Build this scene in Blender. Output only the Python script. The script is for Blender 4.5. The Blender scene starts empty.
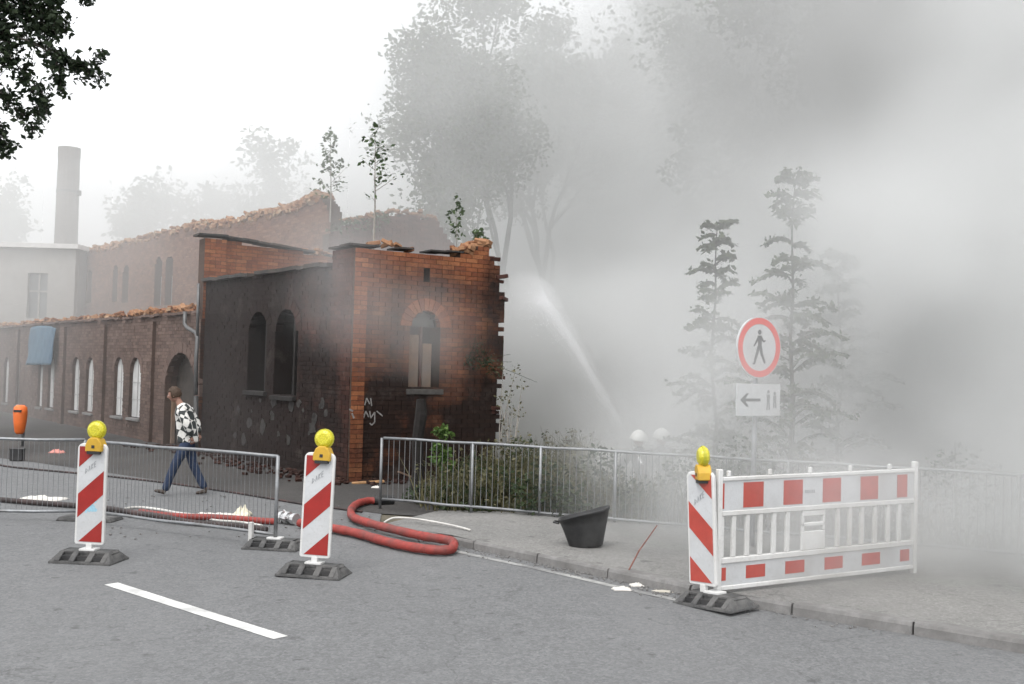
import bpy, bmesh, math, random
from mathutils import Vector, Matrix, noise as mnoise
from math import radians as R, sin, cos, pi, sqrt, atan2

random.seed(7)
scene = bpy.context.scene
C = scene.collection

# ------------------------------------------------------------------ camera
CAMZ = 2.0
F = 1024.0
cam_d = bpy.data.cameras.new('camera'); cam = bpy.data.objects.new('camera', cam_d); C.objects.link(cam)
cam_d.lens = 36; cam_d.sensor_width = 36; cam_d.clip_end = 2000; cam_d.clip_start = 0.05
CM = Matrix.Translation((0, 0, CAMZ)) @ Matrix.Rotation(R(90 + 1.6), 4, 'X') @ Matrix.Rotation(R(1.5), 4, 'Z')
cam.matrix_world = CM
scene.camera = cam

# ------------------------------------------------------------------ world + sun
w = bpy.data.worlds.new('World'); scene.world = w; w.use_nodes = True
nt = w.node_tree; bg = nt.nodes['Background']
sky = nt.nodes.new('ShaderNodeTexSky'); sky.sky_type = 'NISHITA'; sky.sun_disc = False
sky.sun_elevation = R(58); sky.sun_rotation = R(200); sky.air_density = 1.0; sky.dust_density = 6.0; sky.ozone_density = 1.0
bw = nt.nodes.new('ShaderNodeRGBToBW')
mixw = nt.nodes.new('ShaderNodeMix'); mixw.data_type = 'RGBA'
mixw.inputs[0].default_value = 0.9
addw = nt.nodes.new('ShaderNodeMix'); addw.data_type = 'RGBA'; addw.inputs[0].default_value = 0.75
addw.inputs[7].default_value = (7.7, 7.8, 8.0, 1)      # the even layer of overcast
nt.links.new(sky.outputs[0], bw.inputs[0]); nt.links.new(sky.outputs[0], mixw.inputs[6]); nt.links.new(bw.outputs[0], mixw.inputs[7])
nt.links.new(mixw.outputs[2], addw.inputs[6])
nt.links.new(addw.outputs[2], bg.inputs[0]); bg.inputs[1].default_value = 0.15
sd = bpy.data.lights.new('sun', 'SUN'); sd.energy = 0.9; sd.angle = R(25); sd.color = (1, 0.97, 0.93)
so = bpy.data.objects.new('sun', sd); C.objects.link(so)
az = R(200); el = R(58)
sdir = Vector((sin(az) * cos(el), cos(az) * cos(el), sin(el)))
so.rotation_euler = sdir.to_track_quat('Z', 'Y').to_euler(); so.location = (0, -10, 30)

scene.view_settings.view_transform = 'Standard'; scene.view_settings.look = 'None'
scene.view_settings.exposure = 0.75; scene.view_settings.gamma = 1
cy = scene.cycles
cy.use_denoising = True
cy.max_bounces = 8; cy.diffuse_bounces = 2; cy.glossy_bounces = 2; cy.transmission_bounces = 4
cy.transparent_max_bounces = 16; cy.volume_bounces = 6
cy.use_adaptive_sampling = True; cy.adaptive_threshold = 0.02
cy.volume_step_rate = 2.0; cy.volume_max_steps = 128
cy.sample_clamp_indirect = 4

# ------------------------------------------------------------------ pixel helpers (used to read places off the photo)
def ray(x, y):
    return (CM.to_3x3() @ Vector(((x - 512) / F, -(y - 342) / F, -1)))
def G(x, y, z=0.0):
    d = ray(x, y); t = (z - CAMZ) / d.z
    return Vector((d.x * t, d.y * t, z))
def P(x, y, Y):
    d = ray(x, y); t = Y / d.y
    return Vector((d.x * t, Y, CAMZ + d.z * t))

# ------------------------------------------------------------------ materials
MATS = {}
class NT:
    def __init__(s, name):
        s.m = bpy.data.materials.new(name); s.m.use_nodes = True
        s.t = s.m.node_tree; s.b = s.t.nodes['Principled BSDF']
    def n(s, typ, **k):
        nd = s.t.nodes.new(typ)
        for a, v in k.items(): setattr(nd, a, v)
        return nd
    def l(s, a, b): s.t.links.new(a, b)
    def noise(s, scale, detail=4, rough=0.55, vec=None):
        nd = s.n('ShaderNodeTexNoise'); nd.inputs['Scale'].default_value = scale; nd.inputs['Detail'].default_value = detail
        nd.inputs['Roughness'].default_value = rough
        if vec is not None: s.l(vec, nd.inputs['Vector'])
        return nd.outputs['Fac']
    def ramp(s, fac, stops):
        nd = s.n('ShaderNodeValToRGB'); s.l(fac, nd.inputs[0]); e = nd.color_ramp.elements
        while len(e) < len(stops): e.new(0.5)
        for el_, (p, c) in zip(e, stops):
            el_.position = p; el_.color = (c[0], c[1], c[2], 1) if isinstance(c, (tuple, list)) else (c, c, c, 1)
        return nd.outputs[0]
    def math(s, op, a, b=None, c=None, clamp=False):
        nd = s.n('ShaderNodeMath', operation=op, use_clamp=clamp)
        for i, v in enumerate((a, b, c)):
            if v is None: continue
            if isinstance(v, (int, float)): nd.inputs[i].default_value = v
            else: s.l(v, nd.inputs[i])
        return nd.outputs[0]
    def mix(s, fac, a, b, mode='MIX'):
        nd = s.n('ShaderNodeMix', data_type='RGBA', blend_type=mode)
        for i, v in ((0, fac), (6, a), (7, b)):
            if isinstance(v, (int, float)): nd.inputs[i].default_value = v
            elif isinstance(v, (tuple, list)): nd.inputs[i].default_value = (v[0], v[1], v[2], 1)
            else: s.l(v, nd.inputs[i])
        return nd.outputs[2]
    def bump(s, h, strength=0.3, dist=0.01):
        nd = s.n('ShaderNodeBump'); nd.inputs['Strength'].default_value = strength; nd.inputs['Distance'].default_value = dist
        s.l(h, nd.inputs['Height']); s.l(nd.outputs[0], s.b.inputs['Normal'])
    def obj(s): return s.n('ShaderNodeTexCoord').outputs['Object']
    def pos(s): return s.n('ShaderNodeNewGeometry').outputs['Position']

def mat(name, col, rough=0.6, var=0.25, scale=8, bump=0.15, metal=0.0, dirt=None, dirt_amt=0.4, spec=0.4, world=False, dist=0.005):
    if name in MATS: return MATS[name]
    t = NT(name); v = t.pos() if world else t.obj()
    n1 = t.noise(scale, 5, 0.6, v); n2 = t.noise(scale * 0.23, 3, 0.5, v)
    lo = tuple(c * (1 - var) for c in col); hi = tuple(min(1, c * (1 + var)) for c in col)
    c = t.ramp(n1, [(0.3, lo), (0.7, hi)])
    if dirt is not None:
        f = t.math('MULTIPLY', t.ramp(n2, [(0.42, 0.0), (0.7, 1.0)]), dirt_amt)
        c = t.mix(f, c, dirt)
        n3 = t.noise(scale * 4.3 + 9, 6, 0.7, v); c = t.mix(t.math('MULTIPLY', t.ramp(n3, [(0.52, 0.0), (0.72, 1.0)]), dirt_amt * 0.7), c, dirt)
    t.l(c, t.b.inputs['Base Color'])
    t.b.inputs['Roughness'].default_value = rough; t.b.inputs['Metallic'].default_value = metal
    t.b.inputs['Specular IOR Level'].default_value = spec
    if bump: t.bump(n1, bump, dist)
    MATS[name] = t.m; return t.m

MORTAR_OF = {}
def brick_mat(name, cols, soot, amount, zlo, zhi, nscale=0.7, soot_col=(0.014, 0.0105, 0.0095), xgrad=None):
    m_ = brick_mat_(name, cols, soot, amount, zlo, zhi, nscale, soot_col, xgrad)
    g = [(0.085, 0.055, 0.042)] * 4
    MORTAR_OF[m_.name] = brick_mat_('mortar_' + name, g, soot, min(1, amount + .03), zlo, zhi, nscale, soot_col, xgrad)
    return m_
def brick_mat_(name, cols, soot, amount, zlo, zhi, nscale=0.7, soot_col=(0.014, 0.0105, 0.0095), xgrad=None):
    """brick clay varied by brick, with a layer of soot that has its own ragged outline"""
    if name in MATS: return MATS[name]
    t = NT(name); v = t.obj()
    a = t.n('ShaderNodeAttribute', attribute_name='rnd').outputs['Fac']
    c = t.ramp(a, [(0.0, cols[0]), (0.35, cols[1]), (0.75, cols[2]), (1.0, cols[3])])
    n1 = t.noise(22, 4, 0.65, v); n2 = t.noise(nscale, 5, 0.62, v)
    c = t.mix(0.55, c, t.ramp(n1, [(0.25, 0.45), (0.75, 1.25)]), 'MULTIPLY')
    sep = t.n('ShaderNodeSeparateXYZ'); t.l(v, sep.inputs[0])
    if soot:
        g = t.n('ShaderNodeMapRange'); t.l(sep.outputs['Z'], g.inputs[0])
        g.inputs[1].default_value = zlo; g.inputs[2].default_value = zhi; g.inputs[3].default_value = 1; g.inputs[4].default_value = 0
        f = t.math('ADD', g.outputs[0], t.math('MULTIPLY', t.math('SUBTRACT', n2, 0.5), 2.6))
        if xgrad:
            gx = t.n('ShaderNodeMapRange'); t.l(sep.outputs['X'], gx.inputs[0])
            gx.inputs[1].default_value = xgrad[0]; gx.inputs[2].default_value = xgrad[1]; gx.inputs[3].default_value = xgrad[2]; gx.inputs[4].default_value = xgrad[3]
            f = t.math('ADD', f, gx.outputs[0])
        f = t.math('MULTIPLY', t.ramp(f, [(0.15, 0.0), (0.95, 1.0)]), amount)
        c = t.mix(f, c, soot_col)
    # pale lime bloom
    n3 = t.noise(1.7, 5, 0.7, v)
    c = t.mix(t.math('MULTIPLY', t.ramp(n3, [(0.55, 0.0), (0.8, 1.0)]), 0.22), c, (0.22, 0.19, 0.17))
    t.l(c, t.b.inputs['Base Color']); t.b.inputs['Roughness'].default_value = 0.92; t.b.inputs['Specular IOR Level'].default_value = 0.2
    t.bump(n1, 0.7, 0.01)
    MATS[name] = t.m; return t.m

ORANGE = [(0.17, 0.060, 0.032), (0.23, 0.080, 0.038), (0.26, 0.095, 0.043), (0.32, 0.13, 0.06)]
REDBR = [(0.075, 0.030, 0.023), (0.10, 0.040, 0.029), (0.115, 0.046, 0.033), (0.14, 0.060, 0.043)]
BROWN = [(0.105, 0.072, 0.060), (0.135, 0.092, 0.077), (0.155, 0.106, 0.088), (0.185, 0.13, 0.108)]
M_front = brick_mat('brick_front', ORANGE, True, 0.96, 1.2, 4.8, 0.75, xgrad=(2.2, 3.3, 0.0, 0.35))
M_pil = brick_mat('brick_pilaster', ORANGE, True, 0.8, -1.2, 3.2, 1.1)
M_wing = brick_mat('brick_wing', REDBR, True, 0.95, 0.0, 7.5, 0.6, xgrad=(0.0, 4.5, -0.15, 0.9))
M_low = brick_mat('brick_low_hall', BROWN, True, 0.4, -2, 4, 0.35)
M_high = brick_mat('brick_high_hall', [(0.13, 0.07, 0.05), (0.18, 0.09, 0.062), (0.20, 0.105, 0.07), (0.25, 0.14, 0.095)], True, 0.3, 2, 6, 0.4)
M_par = brick_mat('brick_parapet', ORANGE, True, 0.85, 2.6, 4.2, 1.3)
M_hump = brick_mat('brick_back_ruin', REDBR, True, 0.4, 3, 6, 0.6)
M_mortar = mat('mortar', (0.13, 0.115, 0.10), 0.95, 0.3, 12, 0.3, dirt=(0.02, 0.02, 0.02), dirt_amt=0.7)
M_rubble = brick_mat('brick_rubble', [(0.20, 0.09, 0.05), (0.31, 0.16, 0.085), (0.36, 0.21, 0.12), (0.40, 0.29, 0.20)], False, 0, 0, 1)
M_dark = mat('soot_and_dark_inside', (0.02, 0.018, 0.017), 0.95, 0.3, 5, 0.2)  # soot on the wing sills; painted darkness on the backing behind windows
M_tar = mat('tar_roof', (0.03, 0.03, 0.03), 0.85, 0.3, 6, 0.3, dirt=(0.12, 0.09, 0.07), dirt_amt=0.4)
M_conc = mat('concrete', (0.19, 0.185, 0.18), 0.9, 0.18, 14, 0.3, dirt=(0.10, 0.095, 0.09), dirt_amt=0.6, world=True)
M_whitepl = mat('white_plastic', (0.62, 0.62, 0.61), 0.45, 0.05, 5, 0.05, dirt=(0.34, 0.32, 0.29), dirt_amt=0.55)
M_foilw = mat('white_foil', (0.50, 0.51, 0.52), 0.4, 0.06, 7, 0.03, dirt=(0.30, 0.29, 0.27), dirt_amt=0.5)
M_foilr = mat('red_foil', (0.29, 0.018, 0.014), 0.42, 0.12, 9, 0.03, dirt=(0.16, 0.04, 0.035), dirt_amt=0.35)
M_foilrp = mat('lighter_red_foil', (0.38, 0.05, 0.035), 0.45, 0.12, 9, 0.03, dirt=(0.36, 0.11, 0.09), dirt_amt=0.35)  # lighter red than the foil of the two front beacons
M_rubber = mat('recycled_rubber', (0.055, 0.055, 0.055), 0.85, 0.35, 30, 0.5, dirt=(0.15, 0.145, 0.14), dirt_amt=0.65)
M_yel = mat('yellow_housing', (0.58, 0.35, 0.03), 0.45, 0.1, 9, 0.05, dirt=(0.3, 0.18, 0.04), dirt_amt=0.35)
M_black = mat('black_plastic', (0.02, 0.02, 0.021), 0.55, 0.3, 12, 0.1, dirt=(0.08, 0.078, 0.075), dirt_amt=0.35)
M_steel = mat('galvanised_steel', (0.26, 0.27, 0.28), 0.5, 0.15, 20, 0.08, metal=0.7, dirt=(0.12, 0.11, 0.10), dirt_amt=0.5)
M_chrome = mat('coupling_aluminium', (0.62, 0.62, 0.62), 0.3, 0.15, 20, 0.1, metal=0.9)
M_hosered = mat('red_hose', (0.27, 0.038, 0.03), 0.6, 0.25, 14, 0.35, dirt=(0.10, 0.05, 0.045), dirt_amt=0.75, world=True)
M_hosedk = mat('dark_hose', (0.035, 0.028, 0.027), 0.65, 0.3, 14, 0.3, dirt=(0.10, 0.05, 0.045), dirt_amt=0.5, world=True)
M_hosewh = mat('white_hose', (0.58, 0.57, 0.54), 0.75, 0.15, 10, 0.4, dirt=(0.25, 0.23, 0.21), dirt_amt=0.5, world=True)
M_gutter = mat('gutter_line', (0.30, 0.30, 0.29), 0.85, 0.3, 9, 0.3, dirt=(0.15, 0.15, 0.15), dirt_amt=0.95, world=True)
M_paint = mat('road_paint', (0.60, 0.60, 0.58), 0.75, 0.15, 18, 0.2, dirt=(0.27, 0.27, 0.27), dirt_amt=0.75, world=True)
M_wood = mat('charred_wood', (0.012, 0.010, 0.009), 0.9, 0.4, 10, 0.4)
M_plank = mat('broken_plank', (0.30, 0.17, 0.08), 0.8, 0.35, 10, 0.3)
M_board = mat('window_board', (0.19, 0.115, 0.07), 0.85, 0.25, 6, 0.2, dirt=(0.16, 0.15, 0.14), dirt_amt=0.7)
M_pane = mat('pale_window_sheet', (0.50, 0.50, 0.49), 0.6, 0.12, 3, 0.05, dirt=(0.30, 0.30, 0.30), dirt_amt=0.5)
M_render = mat('pale_render', (0.30, 0.29, 0.27), 0.9, 0.1, 3, 0.1, dirt=(0.28, 0.26, 0.24), dirt_amt=0.6)
M_chim = mat('chimney_brick', (0.09, 0.075, 0.065), 0.9, 0.2, 6, 0.2)
M_blue = mat('blue_sheet', (0.04, 0.095, 0.15), 0.6, 0.25, 4, 0.3, dirt=(0.10, 0.18, 0.24), dirt_amt=0.5)
M_orange = mat('orange_bin_plastic', (0.70, 0.15, 0.03), 0.5, 0.12, 6, 0.05, dirt=(0.4, 0.1, 0.04), dirt_amt=0.4)
M_bark = mat('bark', (0.06, 0.052, 0.045), 0.95, 0.35, 6, 0.6)
M_stem = mat('pale_stem', (0.30, 0.28, 0.25), 0.9, 0.25, 9, 0.3)

def leaf_mat(name, c1, c2, transl=0.25):
    if name in MATS: return MATS[name]
    t = NT(name)
    a = t.n('ShaderNodeAttribute', attribute_name='rnd').outputs['Fac']
    c = t.ramp(a, [(0, c1), (1, c2)])
    t.l(c, t.b.inputs['Base Color']); t.b.inputs['Roughness'].default_value = 0.6
    t.b.inputs['Specular IOR Level'].default_value = 0.25
    tr = t.n('ShaderNodeBsdfTranslucent'); t.l(c, tr.inputs[0])
    mx = t.n('ShaderNodeMixShader'); mx.inputs[0].default_value = transl
    t.l(t.b.outputs[0], mx.inputs[1]); t.l(tr.outputs[0], mx.inputs[2])
    t.l(mx.outputs[0], t.t.nodes['Material Output'].inputs[0])
    MATS[name] = t.m; return t.m
L_big = leaf_mat('leaf_big', (0.035, 0.05, 0.02), (0.075, 0.095, 0.04))
L_near = leaf_mat('leaf_near', (0.012, 0.022, 0.012), (0.03, 0.045, 0.02), 0.12)
L_scrub = leaf_mat('leaf_scrub', (0.02, 0.035, 0.015), (0.05, 0.07, 0.03))
L_sap = leaf_mat('leaf_sapling', (0.03, 0.055, 0.02), (0.08, 0.12, 0.045))
L_weed = leaf_mat('leaf_weed', (0.05, 0.055, 0.028), (0.14, 0.125, 0.065))
L_bright = leaf_mat('leaf_bright', (0.05, 0.10, 0.025), (0.10, 0.16, 0.04))

def lens_mat():
    t = NT('amber_lens')
    v = t.obj(); n = t.n('ShaderNodeTexVoronoi'); n.inputs['Scale'].default_value = 70; t.l(v, n.inputs['Vector'])
    c = t.ramp(n.outputs['Distance'], [(0.0, (0.72, 0.66, 0.05)), (0.7, (0.48, 0.43, 0.02))])
    t.l(c, t.b.inputs['Base Color']); t.b.inputs['Roughness'].default_value = 0.18
    t.bump(n.outputs['Distance'], 0.6, 0.004)
    return t.m
M_lens = lens_mat()

def asphalt(name, lo, hi, wear=(0.2, 0.2, 0.2), cracks=True):
    t = NT(name); v = t.pos()
    big = t.noise(0.35, 5, 0.6, v); mid = t.noise(3.0, 5, 0.65, v); fine = t.noise(60, 3, 0.7, v)
    c = t.ramp(big, [(0.3, lo), (0.7, hi)])
    c = t.mix(0.5, c, t.ramp(mid, [(0.3, 0.84), (0.7, 1.12)]), 'MULTIPLY')
    vg = t.n('ShaderNodeTexVoronoi'); vg.inputs['Scale'].default_value = 38; t.l(v, vg.inputs['Vector'])
    c = t.mix(0.42, c, t.ramp(vg.outputs['Color'], [(0.1, 0.62), (0.5, 1.0), (0.9, 1.5)]), 'MULTIPLY')
    c = t.mix(0.7, c, t.ramp(fine, [(0.3, 0.65), (0.72, 1.35)]), 'MULTIPLY')
    # wheel-worn streaks running along the road, oil drips
    mp = t.n('ShaderNodeMapping'); t.l(v, mp.inputs[0]); mp.inputs['Rotation'].default_value = (0, 0, R(-51.6)); mp.inputs['Scale'].default_value = (0.9, 0.09, 1)
    st = t.noise(1.1, 4, 0.6, mp.outputs[0])
    c = t.mix(t.math('MULTIPLY', t.ramp(st, [(0.45, 0.0), (0.75, 1.0)]), 0.45), c, wear)
    sp = t.noise(5.5, 3, 0.5, v)
    c = t.mix(t.math('MULTIPLY', t.ramp(sp, [(0.64, 0.0), (0.72, 1.0)]), 0.5), c, (0.05, 0.05, 0.05))
    if cracks:
        vo = t.n('ShaderNodeTexVoronoi', feature='DISTANCE_TO_EDGE'); vo.inputs['Scale'].default_value = 0.32
        wv = t.n('ShaderNodeVectorMath', operation='ADD'); t.l(v, wv.inputs[0])
        nn = t.n('ShaderNodeTexNoise'); nn.inputs['Scale'].default_value = 1.6; nn.inputs['Detail'].default_value = 5; t.l(v, nn.inputs['Vector']); t.l(nn.outputs['Color'], wv.inputs[1])
        t.l(wv.outputs[0], vo.inputs['Vector'])
        cr = t.ramp(vo.outputs['Distance'], [(0.0, 1.0), (0.003, 0.0)])
        c = t.mix(t.math('MULTIPLY', cr, 0.4), c, (0.05, 0.05, 0.05))
    t.l(c, t.b.inputs['Base Color']); t.b.inputs['Roughness'].default_value = 0.85; t.b.inputs['Specular IOR Level'].default_value = 0.3
    t.bump(fine, 0.6, 0.006)
    return t.m
M_asph = asphalt('asphalt', (0.128, 0.130, 0.132), (0.146, 0.148, 0.150), (0.155, 0.156, 0.157))
M_pave = asphalt('pavement_asphalt', (0.15, 0.148, 0.143), (0.21, 0.205, 0.195), (0.24, 0.235, 0.225))
M_yard = asphalt('yard_paving', (0.035, 0.033, 0.032), (0.062, 0.058, 0.055), (0.085, 0.078, 0.072))
M_soil = mat('soil', (0.10, 0.085, 0.065), 0.95, 0.35, 2.5, 0.5, dirt=(0.07, 0.08, 0.04), dirt_amt=0.6, world=True, dist=0.03)

# ------------------------------------------------------------------ mesh building
def world_loc(o):
    v = Vector((0, 0, 0))
    while o is not None: v = v + o.location; o = o.parent
    return v
class MB:
    def __init__(s): s.v = []; s.f = []; s.mi = []; s.r = []
    def add(s, vs, fs, mi=0, r=None):
        n = len(s.v); s.v += [tuple(x) for x in vs]
        if r is None: r = random.random()
        s.r += [r] * len(vs)
        s.f += [tuple(i + n for i in f) for f in fs]; s.mi += [mi] * len(fs)
    def box(s, c, size, rot=None, mi=0, r=None, taper=1.0):
        hx, hy, hz = size[0] / 2, size[1] / 2, size[2] / 2
        vs = [Vector((x * hx * (taper if z > 0 else 1), y * hy * (taper if z > 0 else 1), z * hz)) for z in (-1, 1) for y in (-1, 1) for x in (-1, 1)]
        if rot is not None: vs = [rot @ q for q in vs]
        vs = [q + Vector(c) for q in vs]
        s.add(vs, [(0, 2, 3, 1), (4, 5, 7, 6), (0, 1, 5, 4), (2, 6, 7, 3), (0, 4, 6, 2), (1, 3, 7, 5)], mi, r)
    def prism(s, pts, z0, z1, mi=0, axis='z', r=None):
        """pts 2D polygon (ccw) extruded; axis 'z': (x,y)->z ; axis 'y': (x,z) extruded along y"""
        n = len(pts)
        if axis == 'z': vs = [(p[0], p[1], z0) for p in pts] + [(p[0], p[1], z1) for p in pts]
        elif axis == 'y': vs = [(p[0], z0, p[1]) for p in pts] + [(p[0], z1, p[1]) for p in pts]
        else: vs = [(z0, p[0], p[1]) for p in pts] + [(z1, p[0], p[1]) for p in pts]
        fs = [tuple(range(n - 1, -1, -1)), tuple(range(n, 2 * n))] + [(i, (i + 1) % n, (i + 1) % n + n, i + n) for i in range(n)]
        s.add(vs, fs, mi, r)
    def tube(s, pts, rad, seg=8, mi=0, caps=True, r=None, flat=1.0):
        pts = [Vector(p) for p in pts]
        if not isinstance(rad, (list, tuple)): rad = [rad] * len(pts)
        vs = []; up = Vector((0, 0, 1)); 
        prev = None
        for i, p in enumerate(pts):
            d = (pts[min(i + 1, len(pts) - 1)] - pts[max(i - 1, 0)])
            if d.length < 1e-9: d = Vector((0, 0, 1))
            d.normalize()
            if prev is None:
                a = d.cross(up)
                if a.length < 0.05: a = d.cross(Vector((0, 1, 0)))
            else:
                a = prev - d * prev.dot(d)
                if a.length < 0.05: a = d.cross(up)
            a.normalize(); prev = a; b = d.cross(a)
            for k in range(seg):
                t_ = 2 * pi * k / seg
                vs.append(p + a * cos(t_) * rad[i] + b * sin(t_) * rad[i] * flat)
        fs = []
        for i in range(len(pts) - 1):
            for k in range(seg):
                k2 = (k + 1) % seg
                fs.append((i * seg + k, i * seg + k2, (i + 1) * seg + k2, (i + 1) * seg + k))
        if caps:
            fs.append(tuple(range(seg - 1, -1, -1))); fs.append(tuple((len(pts) - 1) * seg + k for k in range(seg)))
        s.add(vs, fs, mi, r)
    def lathe(s, c, prof, seg=16, axis='z', mi=0, r=None):
        """prof list of (radius, height)"""
        vs = []
        for (ra, h) in prof:
            for k in range(seg):
                t_ = 2 * pi * k / seg
                if axis == 'z': vs.append((c[0] + ra * cos(t_), c[1] + ra * sin(t_), c[2] + h))
                else: vs.append((c[0] + ra * cos(t_), c[1] + h, c[2] + ra * sin(t_)))
        fs = [(i * seg + k, i * seg + (k + 1) % seg, (i + 1) * seg + (k + 1) % seg, (i + 1) * seg + k) for i in range(len(prof) - 1) for k in range(seg)]
        fs.append(tuple(range(seg - 1, -1, -1))); fs.append(tuple((len(prof) - 1) * seg + k for k in range(seg)))
        s.add(vs, fs, mi, r)
    def build(s, name, mats, parent=None, world=True, smooth=False, bevel=0.0, kind=None, label=None, recalc=True):
        me = bpy.data.meshes.new(name)
        off = world_loc(parent) if (parent is not None and world) else Vector((0, 0, 0))
        me.from_pydata([(x - off.x, y - off.y, z - off.z) for x, y, z in s.v], [], s.f)
        if not isinstance(mats, (list, tuple)): mats = [mats]
        for m in mats: me.materials.append(m)
        if len(mats) > 1: me.polygons.foreach_set('material_index', s.mi)
        at = me.attributes.new('rnd', 'FLOAT', 'POINT'); at.data.foreach_set('value', s.r)
        me.update()
        if recalc:
            bm = bmesh.new(); bm.from_mesh(me); bmesh.ops.recalc_face_normals(bm, faces=bm.faces)
            if bevel > 0: bmesh.ops.bevel(bm, geom=[e for e in bm.edges if len(e.link_faces) == 2 and e.calc_face_angle(0) > 0.6], offset=bevel, segments=1, affect='EDGES')
            bm.to_mesh(me); bm.free()
        if smooth: me.polygons.foreach_set('use_smooth', [True] * len(me.polygons))
        o = bpy.data.objects.new(name, me); C.objects.link(o)
        if parent is not None: o.parent = parent
        if kind: o['kind'] = kind
        if label: o['label'] = label
        return o

def tag(o, label=None, cat=None, group=None, kind=None):
    if label: o['label'] = label
    if cat: o['category'] = cat
    if group: o['group'] = group
    if kind: o['kind'] = kind
    return o
def empty(name, loc, rz=0.0):
    o = bpy.data.objects.new(name, None); C.objects.link(o); o.location = loc; o.rotation_euler = (0, 0, rz); o.empty_display_size = 0.1
    return o
def copy_tree(o, parent=None):
    c = o.copy(); C.objects.link(c); c.parent = parent
    for ch in [x for x in C.objects if x.parent == o]: copy_tree(ch, c)
    return c
def share(name, me, parent, loc, rot=(0, 0, 0), scale=(1, 1, 1)):
    o = bpy.data.objects.new(name, me); C.objects.link(o); o.parent = parent; o.location = loc; o.rotation_euler = rot; o.scale = scale
    return o
def smooth_path(pts, n=6):
    pts = [Vector(p) for p in pts]; out = []
    for i in range(len(pts) - 1):
        p0 = pts[max(i - 1, 0)]; p1 = pts[i]; p2 = pts[i + 1]; p3 = pts[min(i + 2, len(pts) - 1)]
        for k in range(n):
            t_ = k / n
            out.append(0.5 * ((2 * p1) + (-p0 + p2) * t_ + (2 * p0 - 5 * p1 + 4 * p2 - p3) * t_ ** 2 + (-p0 + 3 * p1 - 3 * p2 + p3) * t_ ** 3))
    out.append(pts[-1]); return out

# ------------------------------------------------------------------ key places
U = Vector((-0.621, 0.784, 0)).normalized()          # the halls run back to the left along this
W = Vector((0.84, 0.54, 0)).normalized()             # the front wall runs right along this
CORNER = G(347, 482)
def on_line(A, d, x):
    """parameter along A+d*t where the picture column x meets it (at eye level)"""
    r_ = ray(x, 370)
    # (A + d t) x r = 0 in plan
    den = d.x * r_.y - d.y * r_.x
    return -(A.x * r_.y - A.y * r_.x) / den
def wall_px(A, d):
    """-> f(x, y) = (distance along the wall, height)"""
    def f(x, y):
        r_ = ray(x, y); den = d.x * r_.y - d.y * r_.x
        t_ = -(A.x * r_.y - A.y * r_.x) / den
        p = A + d * t_; k = p.y / r_.y
        return t_, CAMZ + r_.z * k
    return f

KERB = [G(x, y, 0.10) for x, y in ((379, 518), (479, 541), (560, 557), (630, 572), (699, 586), (758, 597), (880, 616), (1024, 639))]
KERB = KERB + [KERB[-1] + (KERB[-1] - KERB[-2]).normalized() * d for d in (2.5, 5, 9, 16)]
FT0 = P(384, 438, 1); FT1 = P(1024, 475, 1)
def at_h(x, y, z):                                    # a point at height z seen at pixel x, y
    return G(x, y, z)
FENCE_A = at_h(384, 438, 1.0); FENCE_B = at_h(1024, 475, 1.0)
fdir = (FENCE_B - FENCE_A); fdir.z = 0; flen = fdir.length; fdir.normalize()

# ------------------------------------------------------------------ ground, road, pavement, yard
def hgt(x, y):
    # land falls away behind the right-hand fence, right of the ruin
    a = (Vector((x, y, 0)) - FENCE_A); n = Vector((-fdir.y, fdir.x, 0))
    q = a.dot(n) - 0.25
    b = (Vector((x, y, 0)) - CORNER); q2 = b.dot(W) - 3.4 + max(0, 1.0 - max(0, b.dot(U)+3) * 0.6)
    q2b = Vector((x - FENCE_A.x, y - FENCE_A.y, 0)).dot(fdir) - 0.8
    def ss(v, a_, b_):
        v = min(1, max(0, (v - a_) / (b_ - a_))); return v * v * (3 - 2 * v)
    k = ss(q, 0, 2.2) * max(ss(q2, -0.5, 1.5), 0) * ss(q2b, 0, 2)
    z = -0.75 * k
    if k > 0.05: z += 0.12 * mnoise.noise(Vector((x * 0.6, y * 0.6, 0))) * k
    return z - 0.012
gb = MB()
xs = [-500, -200, -90] + [-50 + i * 2.0 for i in range(20)] + [-10 + i * 0.4 for i in range(75)] + [20 + i * 2.5 for i in range(14)] + [70, 130, 300, 600]
ys = [-60, -20, 0] + [5 + i * 0.4 for i in range(75)] + [35 + 3 * i for i in range(14)] + [90, 140, 300, 700]
vs = [(x, y, hgt(x, y)) for y in ys for x in xs]
nx = len(xs)
fs = [(j * nx + i, j * nx + i + 1, (j + 1) * nx + i + 1, (j + 1) * nx + i) for j in range(len(ys) - 1) for i in range(nx - 1)]
gb.add(vs, fs)
g = gb.build('ground', M_soil, smooth=True, recalc=False); g['kind'] = 'structure'

def sheet(name, pts, z, m):
    b = MB(); b.add([(p[0], p[1], z) for p in pts], [tuple(range(len(pts)))])
    o = b.build(name, m, recalc=False)
    if o.data.polygons[0].normal.z < 0: o.data.flip_normals()
    o['kind'] = 'structure'; return o
# road: everything in front of the kerb and the yard edge
EDGE = [G(x, y) for x, y in ((-400, 400), (-120, 436), (0, 458), (32, 462), (110, 473), (210, 488), (299, 503), (383, 514))]
E0 = EDGE[0]
road_pts = [(-60, -25), (45, -25), (45, KERB[-1].y)] + [(p.x, p.y) for p in reversed(KERB)] + [(EDGE[-1].x - 0.02, EDGE[-1].y)] + [(p.x, p.y) for p in reversed(EDGE[:-1])] + [(-60, E0.y)]
sheet('road', road_pts, 0.0, M_asph)
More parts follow.
